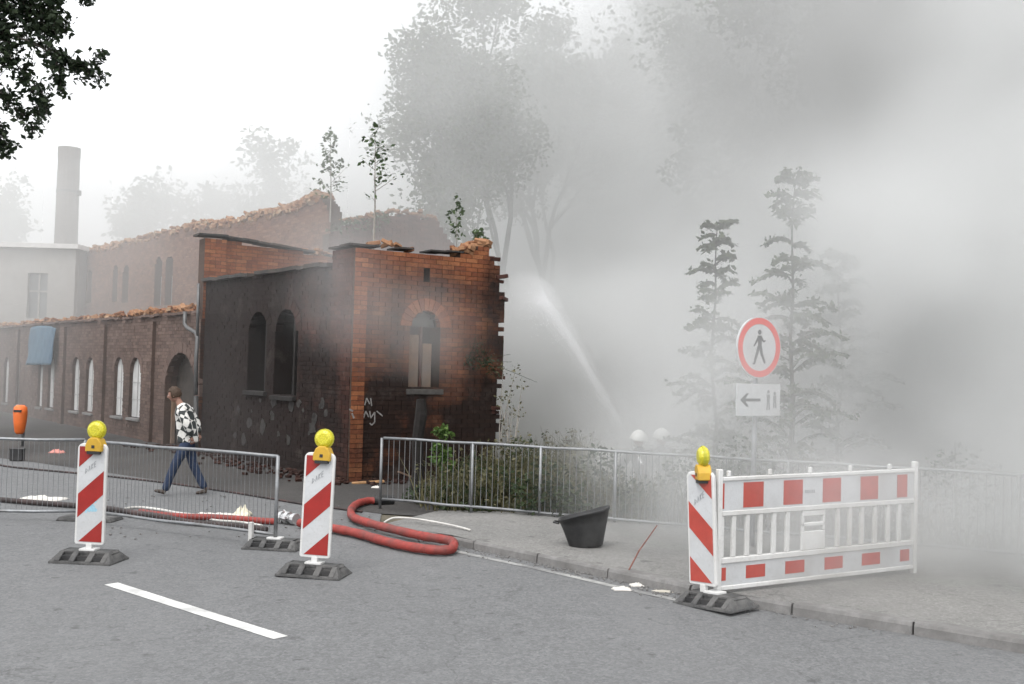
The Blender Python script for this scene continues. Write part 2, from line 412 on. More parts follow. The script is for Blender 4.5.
# yard paving between the edge and the halls, flush with the road but darker
yard = [(p.x, p.y) for p in EDGE] + [(FENCE_A.x + 0.9, FENCE_A.y - 0.7), (CORNER.x + 3.2, CORNER.y + 1.4), (CORNER + U * 30).to_2d()[:], (-60, E0.y + 3)]
sheet('yard', yard, 0.004, M_yard)

# pavement slab with kerb stones
pv = MB()
back = []
nseg = len(KERB)
for i, k in enumerate(KERB):
    tt = max(0.0, (Vector((k.x, k.y, 0)) - FENCE_A).dot(fdir))
    bpt = Vector((FENCE_A.x, FENCE_A.y, 0)) + fdir * (tt + 0.0)
    back.append(bpt + Vector((-fdir.y, fdir.x, 0)) * 0.22)
top = []
def pz(i): return 0.012 if i == 0 else (0.085 if i == 1 else 0.10)
# densify
kp = smooth_path(KERB, 4); bp = smooth_path(back, 4)
def kz(j): return 0.012 + (0.1 - 0.012) * min(1, j / 3.0)
v = []; 
for j in range(len(kp)):
    v += [(kp[j].x, kp[j].y, kz(j) - 0.003), (bp[j].x, bp[j].y, kz(j) - 0.003), (bp[j].x, bp[j].y, -0.5)]
f = []
for j in range(len(kp) - 1):
    a = j * 3; b_ = a + 3
    f += [(a, b_, b_ + 1, a + 1), (a + 1, b_ + 1, b_ + 2, a + 2)]
pv.add(v, f)
pave = pv.build('pavement', M_pave); pave['kind'] = 'structure'
# kerb stones, each a piece of its own under the pavement
def along(path, step):
    out = [path[0]]; acc = 0
    for a, b in zip(path, path[1:]):
        L = (b - a).length; 
        while acc + L >= step:
            t_ = (step - acc) / L; a = a + (b - a) * t_; out.append(a.copy()); L = (b - a).length; acc = 0
        acc += L
    return out
ks = along([Vector((p.x, p.y, 0)) for p in kp], 0.98)
for i, (a, b) in enumerate(zip(ks, ks[1:])):
    d = (b - a); L = d.length; d.normalize()
    if a.x > 12: break
    n = Vector((d.y, -d.x, 0))
    if n.y > 0: n = -n
    z0 = 0.02 + 0.08 * min(1, i / 1.5); z1 = 0.02 + 0.08 * min(1, (i + 1) / 1.5)
    mb = MB()
    j = random.uniform(-0.004, 0.004); wd = 0.13
    A0 = a + d * 0.008; B0 = b - d * 0.008
    q = []
    for (pp, zz) in ((A0, z0), (B0, z1)):
        fr = pp + n * (0.025 + j); bk = pp - n * wd
        q += [(fr.x + n.x * 0.02, fr.y + n.y * 0.02, -0.05), (fr.x + n.x * 0.015, fr.y + n.y * 0.015, zz - 0.03), (fr.x, fr.y, zz + j), (bk.x, bk.y, zz + j), (bk.x, bk.y, -0.05)]
    mb.add(q, [(0, 1, 6, 5), (1, 2, 7, 6), (2, 3, 8, 7), (3, 4, 9, 8), (0, 4, 3, 2, 1), (5, 6, 7, 8, 9)])
    o = mb.build('kerb_stone', M_conc, pave, bevel=0.004)
# gutter strip of pale worn setts in front of the kerb
gs = MB()
kk = along([Vector((p.x, p.y, 0)) for p in kp], 0.30)
for i, (a, b) in enumerate(zip(kk, kk[1:])):
    if a.x > 2.0: break
    d = (b - a).normalized(); n = Vector((d.y, -d.x, 0)); n = n if n.y < 0 else -n
    s0, s1 = 0.22, 0.31
    n2_ = Vector(((kk[i+2]-b).normalized().y, -(kk[i+2]-b).normalized().x, 0)); n2_ = n2_ if n2_.y < 0 else -n2_
    p = [a + n * s0, b + n2_ * s0, b + n2_ * s1, a + n * s1]
    gs.add([(q.x, q.y, 0.004) for q in p], [(0, 1, 2, 3)])
mk = gs.build('edge_line', M_gutter, recalc=False); mk['kind'] = 'structure'
# dashed centre line
lm = MB()
def stripe(a, b, wd):
    d = (b - a).normalized(); n = Vector((-d.y, d.x, 0)) * wd / 2
    N = 14
    vs = []
    for i in range(N + 1):
        p = a + (b - a) * i / N; j1 = random.uniform(-.004, .004); j2 = random.uniform(-.004, .004)
        vs += [(p.x + n.x * (1 + j1 * 8), p.y + n.y * (1 + j1 * 8), 0.004), (p.x - n.x * (1 + j2 * 8), p.y - n.y * (1 + j2 * 8), 0.004)]
    lm.add(vs, [(2 * i, 2 * i + 1, 2 * i + 3, 2 * i + 2) for i in range(N)])
LA, LB = G(111, 584), G(281, 638)
stripe(LA, LB, 0.13)
ld = (LB - LA)
stripe(LA - ld * 3.0, LA - ld * 2.0, 0.13); stripe(LB + ld * 2, LB + ld * 3, 0.13)
mk = lm.build('road_markings', M_paint, recalc=False); mk['kind'] = 'structure'

# ------------------------------------------------------------------ brick walls
BH = 0.083; BL = 0.125
def brick_wall(name, A, d, s0, s1, z0, z1, inside, mat_b, parent, thick=0.36, depth=0.0, label=None, back=True, proud=0.012):
    """one wall: a mortar core cut to the outline and its brickwork laid course by course; local x along, y into the wall"""
    nrm = Vector((-d.y, d.x, 0))
    if nrm.dot(Vector((0, 0, 0)) - A) > 0: into = -nrm; flip = True
    else: into = nrm; flip = False
    def L2W(s_, y_, z_):
        return (A.x + d.x * s_ + into.x * (y_ + depth), A.y + d.y * s_ + into.y * (y_ + depth), z_)
    i0 = int(math.floor(s0 / BL)); i1 = int(math.ceil(s1 / BL)); j0 = int(math.floor(z0 / BH)); j1 = int(math.ceil(z1 / BH))
    cell = {}
    for j in range(j0, j1):
        for i in range(i0, i1):
            s_ = (i + .5) * BL; z_ = (j + .5) * BH
            if s0 <= s_ <= s1 and z0 <= z_ <= z1 and inside(s_, z_): cell[(i, j)] = 1
    core = MB(); vid = {}
    V = []; Fc = []
    def vtx(i, j, k):
        key = (i, j, k)
        if key not in vid: vid[key] = len(V); V.append((i * BL, (0.0 if k == 0 else thick), j * BH))
        return vid[key]
    for (i, j) in cell:
        Fc.append((vtx(i, j, 0), vtx(i + 1, j, 0), vtx(i + 1, j + 1, 0), vtx(i, j + 1, 0)))
        Fc.append((vtx(i, j, 1), vtx(i, j + 1, 1), vtx(i + 1, j + 1, 1), vtx(i + 1, j, 1)))
        for (di, dj, e0, e1) in ((-1, 0, (0, 0), (0, 1)), (1, 0, (1, 0), (1, 1)), (0, -1, (0, 0), (1, 0)), (0, 1, (0, 1), (1, 1))):
            if (i + di, j + dj) not in cell:
                Fc.append((vtx(i + e0[0], j + e0[1], 0), vtx(i + e1[0], j + e1[1], 0), vtx(i + e1[0], j + e1[1], 1), vtx(i + e0[0], j + e0[1], 1)))
    ang = atan2(d.y, d.x)
    core.add(V, Fc)
    o = core.build(name, MORTAR_OF[mat_b.name], None, recalc=True)
    o.parent = parent
    base = Vector((A.x + into.x * depth, A.y + into.y * depth, 0))
    o.location = base - world_loc(parent)
    # local frame: x along d, y into
    m3 = Matrix(((d.x, into.x, 0), (d.y, into.y, 0), (0, 0, 1)))
    if m3.determinant() < 0:
        for vtx_ in o.data.vertices: vtx_.co.y = vtx_.co.y
        # mirror frame: use negative y
        for vv in o.data.vertices: vv.co.y = -vv.co.y
        ysign = -1
    else: ysign = 1
    o.rotation_euler = (0, 0, ang)
    if label: o['label'] = label
    bw_ = MB()
    for j in range(j0, j1):
        i = i0
        hdr = (j % 2 == 0)
        while i < i1:
            if (i, j) not in cell: i += 1; continue
            two = ((i + (j % 2)) % 2 == 0) and ((i + 1, j) in cell)
            n_ = 2 if two else 1
            if j % 6 == 3 : n_ = 1
            x0 = i * BL + 0.005; x1 = (i + n_) * BL - 0.005; za = j * BH + 0.005; zb = (j + 1) * BH - 0.005
            pr = proud + random.uniform(-0.004, 0.005)
            if random.random() < 0.02: pr = 0.003
            y0 = -pr * ysign; y1 = 0.02 * ysign
            # bricks at a broken edge or top stick out a little more unevenly
            bw_.add([(x0, y0, za), (x1, y0, za), (x1, y0, zb), (x0, y0, zb), (x0, y1, za), (x1, y1, za), (x1, y1, zb), (x0, y1, zb)],
                    [(0, 1, 2, 3), (0, 4, 5, 1), (3, 2, 6, 7), (0, 3, 7, 4), (1, 5, 6, 2)])
            i += n_
    b = bw_.build('brickwork', mat_b, None, recalc=False); b.parent = o; b['kind'] = 'stuff'
    if ysign == 1:
        b.data.flip_normals(); b.data.flip_normals()
    else: b.data.flip_normals()
    return o, ysign

brick_me = None
def brick_mesh():
    global brick_me
    if brick_me is None:
        out = []
        for k in range(4):
            b = MB(); b.box((0, 0, 0), (0.24, 0.115, 0.07), r=random.random() if k else 0.5)
            o = b.build('brick', M_rubble, bevel=0.006); out.append(o.data); bpy.data.objects.remove(o)
        brick_me = out
    return brick_me
def loose_bricks(parent, ys, pts, n, spread=0.15, mat_=None):
    """bricks lying along the crest given in the wall's own frame"""
    for k in range(n):
        t_ = random.random() * (len(pts) - 1); i = int(t_); fr = t_ - i
        a, b = Vector(pts[i]), Vector(pts[min(i + 1, len(pts) - 1)])
        p = a + (b - a) * fr
        share('brick', random.choice(brick_mesh()), parent, (p.x, (0.18 + random.uniform(-spread, spread)) * ys, p.y + random.uniform(0.02, 0.16)),
              (random.uniform(-.5, .5), random.uniform(-.5, .5), random.uniform(0, 3.1)), [random.uniform(.75, 1.15)] * 3)

def arch_inside(cx, w_, zb, zt):
    """opening test: arched top"""
    r_ = w_ / 2
    def f(s_, z_):
        if abs(s_ - cx) > r_ or z_ < zb: return False
        if z_ <= zt - r_: return True
        return (s_ - cx) ** 2 + (z_ - (zt - r_)) ** 2 <= r_ * r_
    return f
def arch_ring(parent, ys, cx, w_, zt, m_, n=15, bl=0.24, dep=0.13, label=None):
    """each voussoir of the arch a brick of its own"""
    r0 = w_ / 2 - 0.012; zc = zt - w_ / 2
    for k in range(n):
        a0 = pi * k / n + 0.012; a1 = pi * (k + 1) / n - 0.012
        mb = MB()
        pts = [(cx + cos(a0) * r0, zc + sin(a0) * r0), (cx + cos(a0) * (r0 + bl), zc + sin(a0) * (r0 + bl)), (cx + cos(a1) * (r0 + bl), zc + sin(a1) * (r0 + bl)), (cx + cos(a1) * r0, zc + sin(a1) * r0)]
        yy0 = -(0.02 + random.uniform(0, .006)) * ys; yy1 = dep * ys
        mb.prism(pts, min(yy0, yy1), max(yy0, yy1), axis='y')
        o = mb.build('arch_brick', m_, None); o.parent = parent

ruin = empty('ruined_brick_building', (CORNER.x, CORNER.y, 0))
tag(ruin, 'roofless burnt brick building with arched windows standing in smoke beside the yard', 'building')

nz = lambda x, s=1.0, seed=0: mnoise.noise(Vector((x * s, seed * 7.3, 0.5)))
# ---- front wall (short gable toward the street), broken at right
fw = wall_px(CORNER, W)
sA, _ = fw(500, 400); _, zr = fw(488, 248)
win_l, wzt = fw(411, 309); win_r, _ = fw(441, 309); _, wzb = fw(426, 389)
wc = (win_l + win_r) / 2; ww = win_r - win_l
winf = arch_inside(wc, ww, wzb, wzt)
edge_px = [(497, 470), (496, 445), (497, 400), (499, 380), (503, 350), (502, 330), (504, 300), (501, 280), (497, 262), (490, 250)]
edge_w = [fw(x, y) for x, y in edge_px]
top_px = [(347, 247), (380, 250), (430, 253), (468, 256), (472, 250), (482, 247), (492, 250)]
top_w = [fw(x, y) for x, y in top_px]
def interp(tab, v, ki, vi):
    tab = sorted(tab, key=lambda q: q[ki])
    if v <= tab[0][ki]: return tab[0][vi]
    for a, b in zip(tab, tab[1:]):
        if v <= b[ki]:
            t_ = (v - a[ki]) / max(1e-6, b[ki] - a[ki]); return a[vi] + (b[vi] - a[vi]) * t_
    return tab[-1][vi]
hs, hz = fw(427, 277)
def in_front(s_, z_):
    if winf(s_, z_): return False
    if abs(s_ - hs) < 0.09 and abs(z_ - hz) < 0.13: return False
    j_ = int(z_ / BH); e = interp(edge_w, z_, 1, 0) + 0.10 * nz(z_, 2.3, 2) + 0.13 * ((sin(j_ * 12.9898) * 43758.5453) % 1.0 - .5)
    if s_ > e: return False
    return z_ < interp(top_w, s_, 0, 1) + (0.08 * nz(s_, 6, 5) if s_ > top_w[3][0] else 0.0)
fwall, ysF = brick_wall('front_wall', CORNER, W, 0, 3.6, 0, 4.6, in_front, M_front, ruin, thick=0.4)
arch_ring(fwall, ysF, wc, ww, wzt, M_pil, 13, 0.22)
loose_bricks(fwall, ysF, top_w[1:], 34, .15)
for k_ in range(24):
    zz_ = random.uniform(.3, edge_w[-1][1]); ee_ = interp(edge_w, zz_, 1, 0)
    share('brick', random.choice(brick_mesh()), fwall, (ee_ + random.uniform(-.14, .03), random.uniform(.0, .3) * ysF, (int(zz_ / BH) + .5) * BH), (random.uniform(-.2, .2), random.uniform(-.25, .25), random.uniform(-.6, .6)), [random.uniform(.7, 1.1)] * 3).material_slots[0].link = 'OBJECT'
for o_ in [x for x in C.objects if x.parent == fwall and x.name.startswith('brick') and x.material_slots[0].link == 'OBJECT']: o_.material_slots[0].material = M_hump
# bright corner pilaster
p0 = 0.0; p1, _ = fw(363, 300)
pl, ysx = brick_wall('corner_pilaster', CORNER, W, p0, p1, 0, top_w[0][1] + 0.02, lambda s_, z_: True, M_pil, ruin, thick=0.06, depth=-0.05)
# coping (thin dark tile course) on the intact part of the top
def coping(parent, A, d, pts, ys, w_=0.5, h=0.035, m_=None, over=0.06):
    mb = MB()
    for a, b in zip(pts, pts[1:]):
        L = b[0] - a[0]; n = max(1, int(abs(L) / 0.3))
        for i in range(n):
            xa = a[0] + L * i / n + 0.004; xb = a[0] + L * (i + 1) / n - 0.004; za = a[1] + (b[1] - a[1]) * i / n; zb = a[1] + (b[1] - a[1]) * (i + 1) / n
            y0, y1 = -over * ys, (w_ - over) * ys
            if random.random() < .10: continue
            j = random.uniform(-.008, .02)
            vs = [(xa, y0, za + j), (xb, y0, zb + j), (xb, y1, zb + j), (xa, y1, za + j), (xa, y0, za + h + j), (xb, y0, zb + h + j), (xb, y1, zb + h + j), (xa, y1, za + h + j)]
            mb.add(vs, [(0, 3, 2, 1), (4, 5, 6, 7), (0, 1, 5, 4), (1, 2, 6, 5), (2, 3, 7, 6), (3, 0, 4, 7)])
    o = mb.build('coping', m_ or M_tar, None); o.parent = parent; o['kind'] = 'stuff'
    return o
coping(fwall, CORNER, W, [(-0.1, top_w[0][1] + 0.03), (top_w[1][0], top_w[1][1] + 0.03), (top_w[2][0], top_w[2][1] + .03), (top_w[3][0] - 0.1, top_w[3][1] + .03)], ysF, 0.46, 0.03, M_tar, 0.03)
# window: boards and mullion inside the arch
yb = 0.16 * ysF
def wbox(parent, name, m_, xa, xb, za, zb, y, t_=0.05, bev=0.0):
    mb = MB(); mb.box(((xa + xb) / 2, y, (za + zb) / 2), (xb - xa, t_, zb - za)); o = mb.build(name, m_, None, bevel=bev); o.parent = parent; return o
hb = (wzt - ww / 2)
wbox(fwall, 'window_board', M_board, win_l + 0.03, wc - ww * .10, wzb + .01, hb - 0.15, yb)
wbox(fwall, 'window_board', M_board, wc + ww * .04, win_r - 0.1, wzb + .01, hb - 0.3, yb)
wbox(fwall, 'mullion', M_hump, wc - ww * .06, wc - ww * .0, wzb + .01, hb, yb + 0.02, 0.12)
wbox(fwall, 'window_sill', mat('sooty_sill', (0.07, 0.065, 0.06), 0.9, 0.3, 12, 0.3), win_l - 0.06, win_r + 0.06, wzb - 0.10, wzb - 0.003, 0.05 * ysF, 0.26, 0.008)
mb = MB(); fan = [(cos(pi * k / 12) * (ww / 2 - .03) + wc, hb + sin(pi * k / 12) * (ww / 2 - .03)) for k in range(13)]
mb.prism(fan, min(yb + .02, yb + .05), max(yb + .02, yb + .05), axis='y'); o = mb.build('fanlight', mat('grimy_glass', (0.10, 0.11, 0.11), 0.25, 0.3, 5, 0.1), None); o.parent = fwall
# white chalk graffiti, strokes of real thickness on the wall, illegible scrawl as in the photo
def strokes(parent, ys, f, lines, m_, wd=0.02, y=-0.024):
    mb = MB()
    for ln in lines:
        q = [f(x, yy) for x, yy in ln]
        for (a, b) in zip(q, q[1:]):
            d_ = Vector((b[0] - a[0], b[1] - a[1])); L = d_.length
            if L < 1e-5: continue
            d_.normalize(); n_ = Vector((-d_.y, d_.x)) * wd / 2
            y0, y1 = sorted((y * ys, (y + 0.003) * ys))
            mb.prism([(a[0] - n_.x, a[1] - n_.y), (b[0] - n_.x, b[1] - n_.y), (b[0] + n_.x, b[1] + n_.y), (a[0] + n_.x, a[1] + n_.y)], y0, y1, axis='y')
    o = mb.build('graffiti', m_, None); o.parent = parent; o['kind'] = 'stuff'; return o
M_chalk = mat('chalk_paint', (0.22, 0.21, 0.20), 0.9, 0.4, 30, 0)
gl = [[(356, 397), (363, 396)], [(359, 397), (360, 405)], [(364, 405), (366, 398), (369, 404)], [(370, 398), (371, 406)],
      [(353, 411), (354, 419), (357, 413), (360, 419), (361, 411)], [(358, 409), (360, 417)], [(363, 418), (365, 411), (368, 417)], [(369, 411), (370, 418), (374, 412), (374, 422), (371, 425), (369, 423)],
      [(356, 416), (364, 414)], [(361, 407), (363, 411)], [(376, 411), (382, 416)]]
strokes(fwall, ysF, fw, gl, M_chalk, 0.022, -0.03)
strokes(fwall, ysF, fw, [[(350, 413), (352, 418)], [(347.5, 409), (351, 411)]], M_chalk, 0.03, -0.085)

# ---- side return of the front block and the sooty side wing
uf = wall_px(CORNER, U)
sr, _ = uf(331, 300)
ret, ysR = brick_wall('side_return', CORNER, U, 0.0, sr, 0, top_w[0][1], lambda s_, z_: True, M_wing, ruin, thick=0.4)
coping(ret, CORNER, U, [(-0.05, top_w[0][1] + .03), (sr + .05, top_w[0][1] + .03)], ysR)
wE, wztop = uf(205, 283)
wzr = uf(333, 267)[1]
arches = []
for (xl, xr, yt, yb_) in ((246, 265, 311, 391), (273, 294, 308, 396)):
    a, _ = uf(xr, 350); b, _ = uf(xl, 350); zt_ = uf((xl + xr) / 2, yt)[1]; zb_ = uf((xl + xr) / 2, yb_)[1]
    arches.append(((a + b) / 2, b - a, zb_, zt_))
ains = [arch_inside(*a) for a in arches]
def in_wing(s_, z_):
    for f_ in ains:
        if f_(s_, z_): return False
    return z_ < wzr + (wztop - wzr) * (s_ - sr) / (wE - sr)
wing, ysW = brick_wall('side_wing_wall', CORNER, U, sr, wE, 0, 4.2, in_wing, M_wing, ruin, thick=0.38, depth=0.06)
for (cx, w_, zb_, zt_) in arches:
    arch_ring(wing, ysW, cx, w_, zt_, M_wing, 11, 0.22)
    wbox(wing, 'window_sill', M_dark, cx - w_ / 2 - .05, cx + w_ / 2 + .05, zb_ - .09, zb_ - .003, 0.04 * ysW, 0.26, 0.008)
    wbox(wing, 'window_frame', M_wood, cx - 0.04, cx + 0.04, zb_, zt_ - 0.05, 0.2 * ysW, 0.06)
coping(wing, CORNER, U, [(sr + .06, wzr + .02), (wE + .1, wztop + .02)], ysW, 0.5, 0.07, M_tar, 0.12)
# plaster patches, flaked render low on the wing
pp = MB()
for k in range(26):
    x = random.uniform(225, 335); y = random.uniform(400, 440); s_, z_ = uf(x, y)
    n_ = 7; r_ = random.uniform(0.04, 0.16)
    pts = [(s_ + cos(2 * pi * i / n_) * r_ * random.uniform(.5, 1.3), z_ + sin(2 * pi * i / n_) * r_ * random.uniform(.5, 1.2)) for i in range(n_)]
    y0, y1 = sorted((-0.019 * ysW, -0.010 * ysW)); pp.prism(pts, y0, y1, axis='y')
o = pp.build('flaked_render', mat('sooty_render', (0.035, 0.032, 0.03), 0.9, 0.5, 9, 0.3), None); o.parent = wing; o['kind'] = 'stuff'
# flat tar roof over the wing keeps its inside dark
into = Vector((-U.y, U.x, 0)); into = into if into.dot(-CORNER) < 0 else -into
def slab(name, parent, corners, th, m_):
    mb = MB(); n = len(corners)
    vs = [tuple(c) for c in corners] + [(c[0], c[1], c[2] - th) for c in corners]
    mb.add(vs, [tuple(range(n)), tuple(range(2 * n - 1, n - 1, -1))] + [(i, (i + 1) % n, (i + 1) % n + n, i + n) for i in range(n)])
    return mb.build(name, m_, parent)
c0 = CORNER + U * (sr * .8) + into * 0.45; c1 = CORNER + U * wE + into * 0.45
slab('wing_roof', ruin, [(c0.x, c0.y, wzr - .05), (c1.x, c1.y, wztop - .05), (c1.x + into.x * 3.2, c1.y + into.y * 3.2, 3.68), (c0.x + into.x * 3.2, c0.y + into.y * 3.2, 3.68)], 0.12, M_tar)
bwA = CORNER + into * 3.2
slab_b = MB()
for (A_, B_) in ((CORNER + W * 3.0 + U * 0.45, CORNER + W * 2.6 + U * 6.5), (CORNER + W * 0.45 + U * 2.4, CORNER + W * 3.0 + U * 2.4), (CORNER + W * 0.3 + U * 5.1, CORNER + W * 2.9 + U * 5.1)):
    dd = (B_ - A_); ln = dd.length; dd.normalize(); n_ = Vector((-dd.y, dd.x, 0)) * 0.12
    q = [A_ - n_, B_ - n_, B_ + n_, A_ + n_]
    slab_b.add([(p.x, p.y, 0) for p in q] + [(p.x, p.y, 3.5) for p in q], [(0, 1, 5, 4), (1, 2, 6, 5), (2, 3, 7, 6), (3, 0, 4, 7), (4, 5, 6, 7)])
slab_b.build('dark_backing', M_dark, ruin, kind='stuff')  # unseen backing added behind the windows so the inside looks dark

# ---- orange parapet wall that rises behind the wing roof
PA = CORNER + U * wE + U * 0.15
pf = wall_px(PA, W)
ptop = [pf(x, y) for x, y in ((205, 237), (225, 239), (260, 247), (300, 252), (340, 259), (400, 268), (412, 272))]
def in_par(s_, z_): return z_ < interp(ptop, s_, 0, 1) + 0.03 * nz(s_, 4, 9)
pe, _ = pf(412, 300)
par, ysP = brick_wall('parapet_wall', PA, W, 0, pe, 0, 5.2, in_par, M_par, ruin, thick=0.36)
pE, _ = pf(224, 260)
pilp, ysPP = brick_wall('parapet_pilaster', PA, W, -0.02, pE, 3.0, ptop[0][1], lambda s_, z_: True, M_pil, ruin, thick=0.08, depth=-0.08)
coping(par, PA, W, [(-0.15, ptop[0][1] + .02), (pE + .05, ptop[1][1] + .03), (ptop[3][0], ptop[3][1] + .02), (ptop[4][0], ptop[4][1] + .02)], ysP, 0.5, 0.045, M_tar, 0.14)
loose_bricks(par, ysP, [ptop[3], ptop[4], ptop[5]], 26)

M_dim = mat('grey_glazing_bar', (0.34, 0.335, 0.33), 0.7, 0.1, 9, 0)
# ---- low hall front (left), with pairs of pale lancet windows and an arched door
LA_ = PA
lf = wall_px(LA_, U)
lE = lf(-60, 350)[0]
ltz = [lf(200, 311), lf(150, 316), lf(60, 322), lf(0, 328), lf(-60, 333)]
lan = []
for (xl, xr) in ((114, 124), (130, 141), (72, 80), (86, 94), (38, 43), (48, 55), (4, 9), (15, 20), (-24, -19), (-13, -9)):
    a, _ = lf(xr, 380); b, _ = lf(xl, 380); xm = (xl + xr) / 2
    zt_ = lf(xm, 356.5)[1]; zb_ = lf(xm, 404 + (xm - 15) * 0.118)[1]
    lan.append(((a + b) / 2, b - a, zb_, zt_))
lins = [arch_inside(*a) for a in lan]
da, _ = lf(196, 400); db, _ = lf(164, 400); dz = lf(180, 352)[1]
door = ((da + db) / 2, db - da, -1, dz)
dins = arch_inside(*door)
def in_low(s_, z_):
    if dins(s_, z_): return False
    for f_ in lins:
        if f_(s_, z_): return False
    return z_ < interp(ltz, s_, 0, 1) + 0.05 * nz(s_, 1.5, 3)
low, ysL = brick_wall('low_hall_wall', LA_, U, 0.0, lE, 0, 3.6, in_low, M_low, ruin, thick=0.36)
arch_ring(low, ysL, door[0], door[1], dz, M_low, 13, 0.24)
for (cx, w_, zb_, zt_) in lan:
    arch_ring(low, ysL, cx, w_, zt_, M_low, 7, 0.16)
    mb = MB(); r_ = w_ / 2 - .0; zc = zt_ - r_
    pts = [(cx - r_, zb_ + .02), (cx + r_, zb_ + .02)] + [(cx + cos(pi * k / 8) * r_, zc + sin(pi * k / 8) * r_) for k in range(9)]
    y0, y1 = sorted((0.075 * ysL, 0.10 * ysL)); mb.prism(pts, y0, y1, axis='y')
    o = mb.build('window_sheet', M_pane, None); o.parent = low
    if w_ > 0.2:
        wbox(low, 'glazing_bar', M_dim, cx - .012, cx + .012, zb_ + .02, zt_ - .03, 0.066 * ysL, 0.02)
        for kk_ in (.3, .58): wbox(low, 'glazing_bar', M_dim, cx - w_ / 2 + .01, cx + w_ / 2 - .01, zb_ + (zt_ - zb_) * kk_ - .01, zb_ + (zt_ - zb_) * kk_ + .01, 0.070 * ysL, 0.02)
    wbox(low, 'window_sill', M_conc, cx - w_ / 2 - .04, cx + w_ / 2 + .04, zb_ - .07, zb_ - .003, 0.03 * ysL, 0.2, 0.006)
# pilasters
for x in (64, 104, 153, 18, -10):
    s_, _ = lf(x, 380)
    brick_wall('pilaster', LA_, U, s_ - 0.18, s_ + 0.2, 0, interp(ltz, s_, 0, 1) - 0.15, lambda a, b: True, M_low, ruin, thick=0.09, depth=-0.09)
# eaves course and rubble on top
coping(low, LA_, U, [(0, ltz[0][1] - .06), (ltz[1][0], ltz[1][1] - .05), (ltz[2][0], ltz[2][1] - .05), (lE, ltz[4][1] - .05)], ysL, 0.46, 0.06, M_low, 0.12)
loose_bricks(low, ysL, [(q[0], q[1] - .02) for q in ltz[:4]], 150, 0.2)
# mortar rubble heap along the eaves
rb = MB()
for k in range(900):
    s_ = random.random() ** 1.3 * (lE * 0.9); z_ = interp(ltz, s_, 0, 1); r_ = random.uniform(0.03, 0.09)
    rot = Matrix.Rotation(random.uniform(0, 3), 3, 'Z') @ Matrix.Rotation(random.uniform(0, 1), 3, 'X')
    rb.box((s_, random.uniform(0.02, 0.7) * ysL, z_ + random.uniform(-.01, .14) * (0.4 + abs(nz(s_, .9, 4)) * 2)), (r_ * 1.8, r_ * 1.2, r_), rot)
o = rb.build('rubble', M_rubble, None); o.parent = low; o['kind'] = 'stuff'
# door leaf set back, dark
wbox(low, 'door_leaf', mat('dark_door', (0.035, 0.027, 0.022), 0.8, 0.4, 6, 0.2), da + 0.02, db - 0.02, 0.02, dz - 0.05, 0.30 * ysL, 0.05)
wbox(low, 'door_jamb', M_board, db - 0.14, db - 0.05, 0.02, dz - door[1] / 2, 0.2 * ysL, 0.08)
# rainwater pipe with swan neck
dp = MB()
def wp(f, A, d, x, y, off):
    s_, z_ = f(x, y); n_ = into * off; p = A + d * s_ + n_; return Vector((p.x, p.y, z_))
path = [wp(lf, LA_, U, x, y, -0.16) for x, y in ((192, 312), (191.5, 324), (194, 328), (203, 333), (204.5, 338))] + [wp(lf, LA_, U, 203, y, -0.16) for y in (360, 395)]
dp.tube(path, 0.045, 8)
dp.tube([wp(lf, LA_, U, 205.6, 284, -0.16), wp(lf, LA_, U, 204.2, 338, -0.16)], 0.035, 8)
dp.build('drain_pipe', mat('zinc_pipe', (0.13, 0.13, 0.13), 0.5, 0.2, 8, 0.1, metal=0.5), ruin, smooth=True)
dp2 = MB(); dp2.tube([wp(lf, LA_, U, 203, 396, -0.16), wp(lf, LA_, U, 203, 452, -0.16)], 0.055, 8)
dp2.build('drain_pipe', M_black, ruin, smooth=True, label='black lower length of the rainwater pipe')
# low hall roof slab up to the high wall
SET = 4.4
r0 = LA_ + into * 0.4; r1 = LA_ + U * lE + into * 0.4
slab('low_hall_roof', ruin, [(r0.x, r0.y, 3.0), (r1.x, r1.y, 3.0), (r1.x + into.x * SET, r1.y + into.y * SET, 3.25), (r0.x + into.x * SET, r0.y + into.y * SET, 3.25)], 0.12, M_tar)

# ---- high hall wall (clerestory) behind
HA = LA_ + into * SET
hf = wall_px(HA, U)
hE = hf(60, 300)[0]
hS = hf(331, 300)[0]
htop = [hf(x, y) for x, y in ((332, 240), (330, 222), (327, 206), (318, 196), (310, 197), (300, 205), (285, 209), (260, 214), (240, 219), (225, 223), (205, 224), (190, 226), (170, 231), (140, 239), (110, 246), (90, 249), (60, 252))]
hw = []
for (xl, xr, yt, yb_) in ((155, 162, 257, 305), (165, 173, 256, 304), (113, 118, 265, 302), (123, 129, 265, 302), (80, 84, 270, 304), (88, 92, 270, 303)):
    a, _ = hf(xr, 280); b, _ = hf(xl, 280); xm = (xl + xr) / 2
    hw.append(((a + b) / 2, b - a, hf(xm, yb_)[1], hf(xm, yt)[1]))
hins = [arch_inside(*a) for a in hw]
def in_high(s_, z_):
    for f_ in hins:
        if f_(s_, z_): return False
    return z_ < interp(htop, s_, 0, 1) + 0.06 * nz(s_, 1.1, 11)
BHs, BLs = BH, BL
high, ysH = brick_wall('high_hall_wall', HA, U, hS, hE, 2.6, 7.4, in_high, M_high, ruin, thick=0.4)
hcrest = [(q[0], q[1]) for q in htop[3:]]
loose_bricks(high, ysH, hcrest, 120, 0.18)
rb = MB()
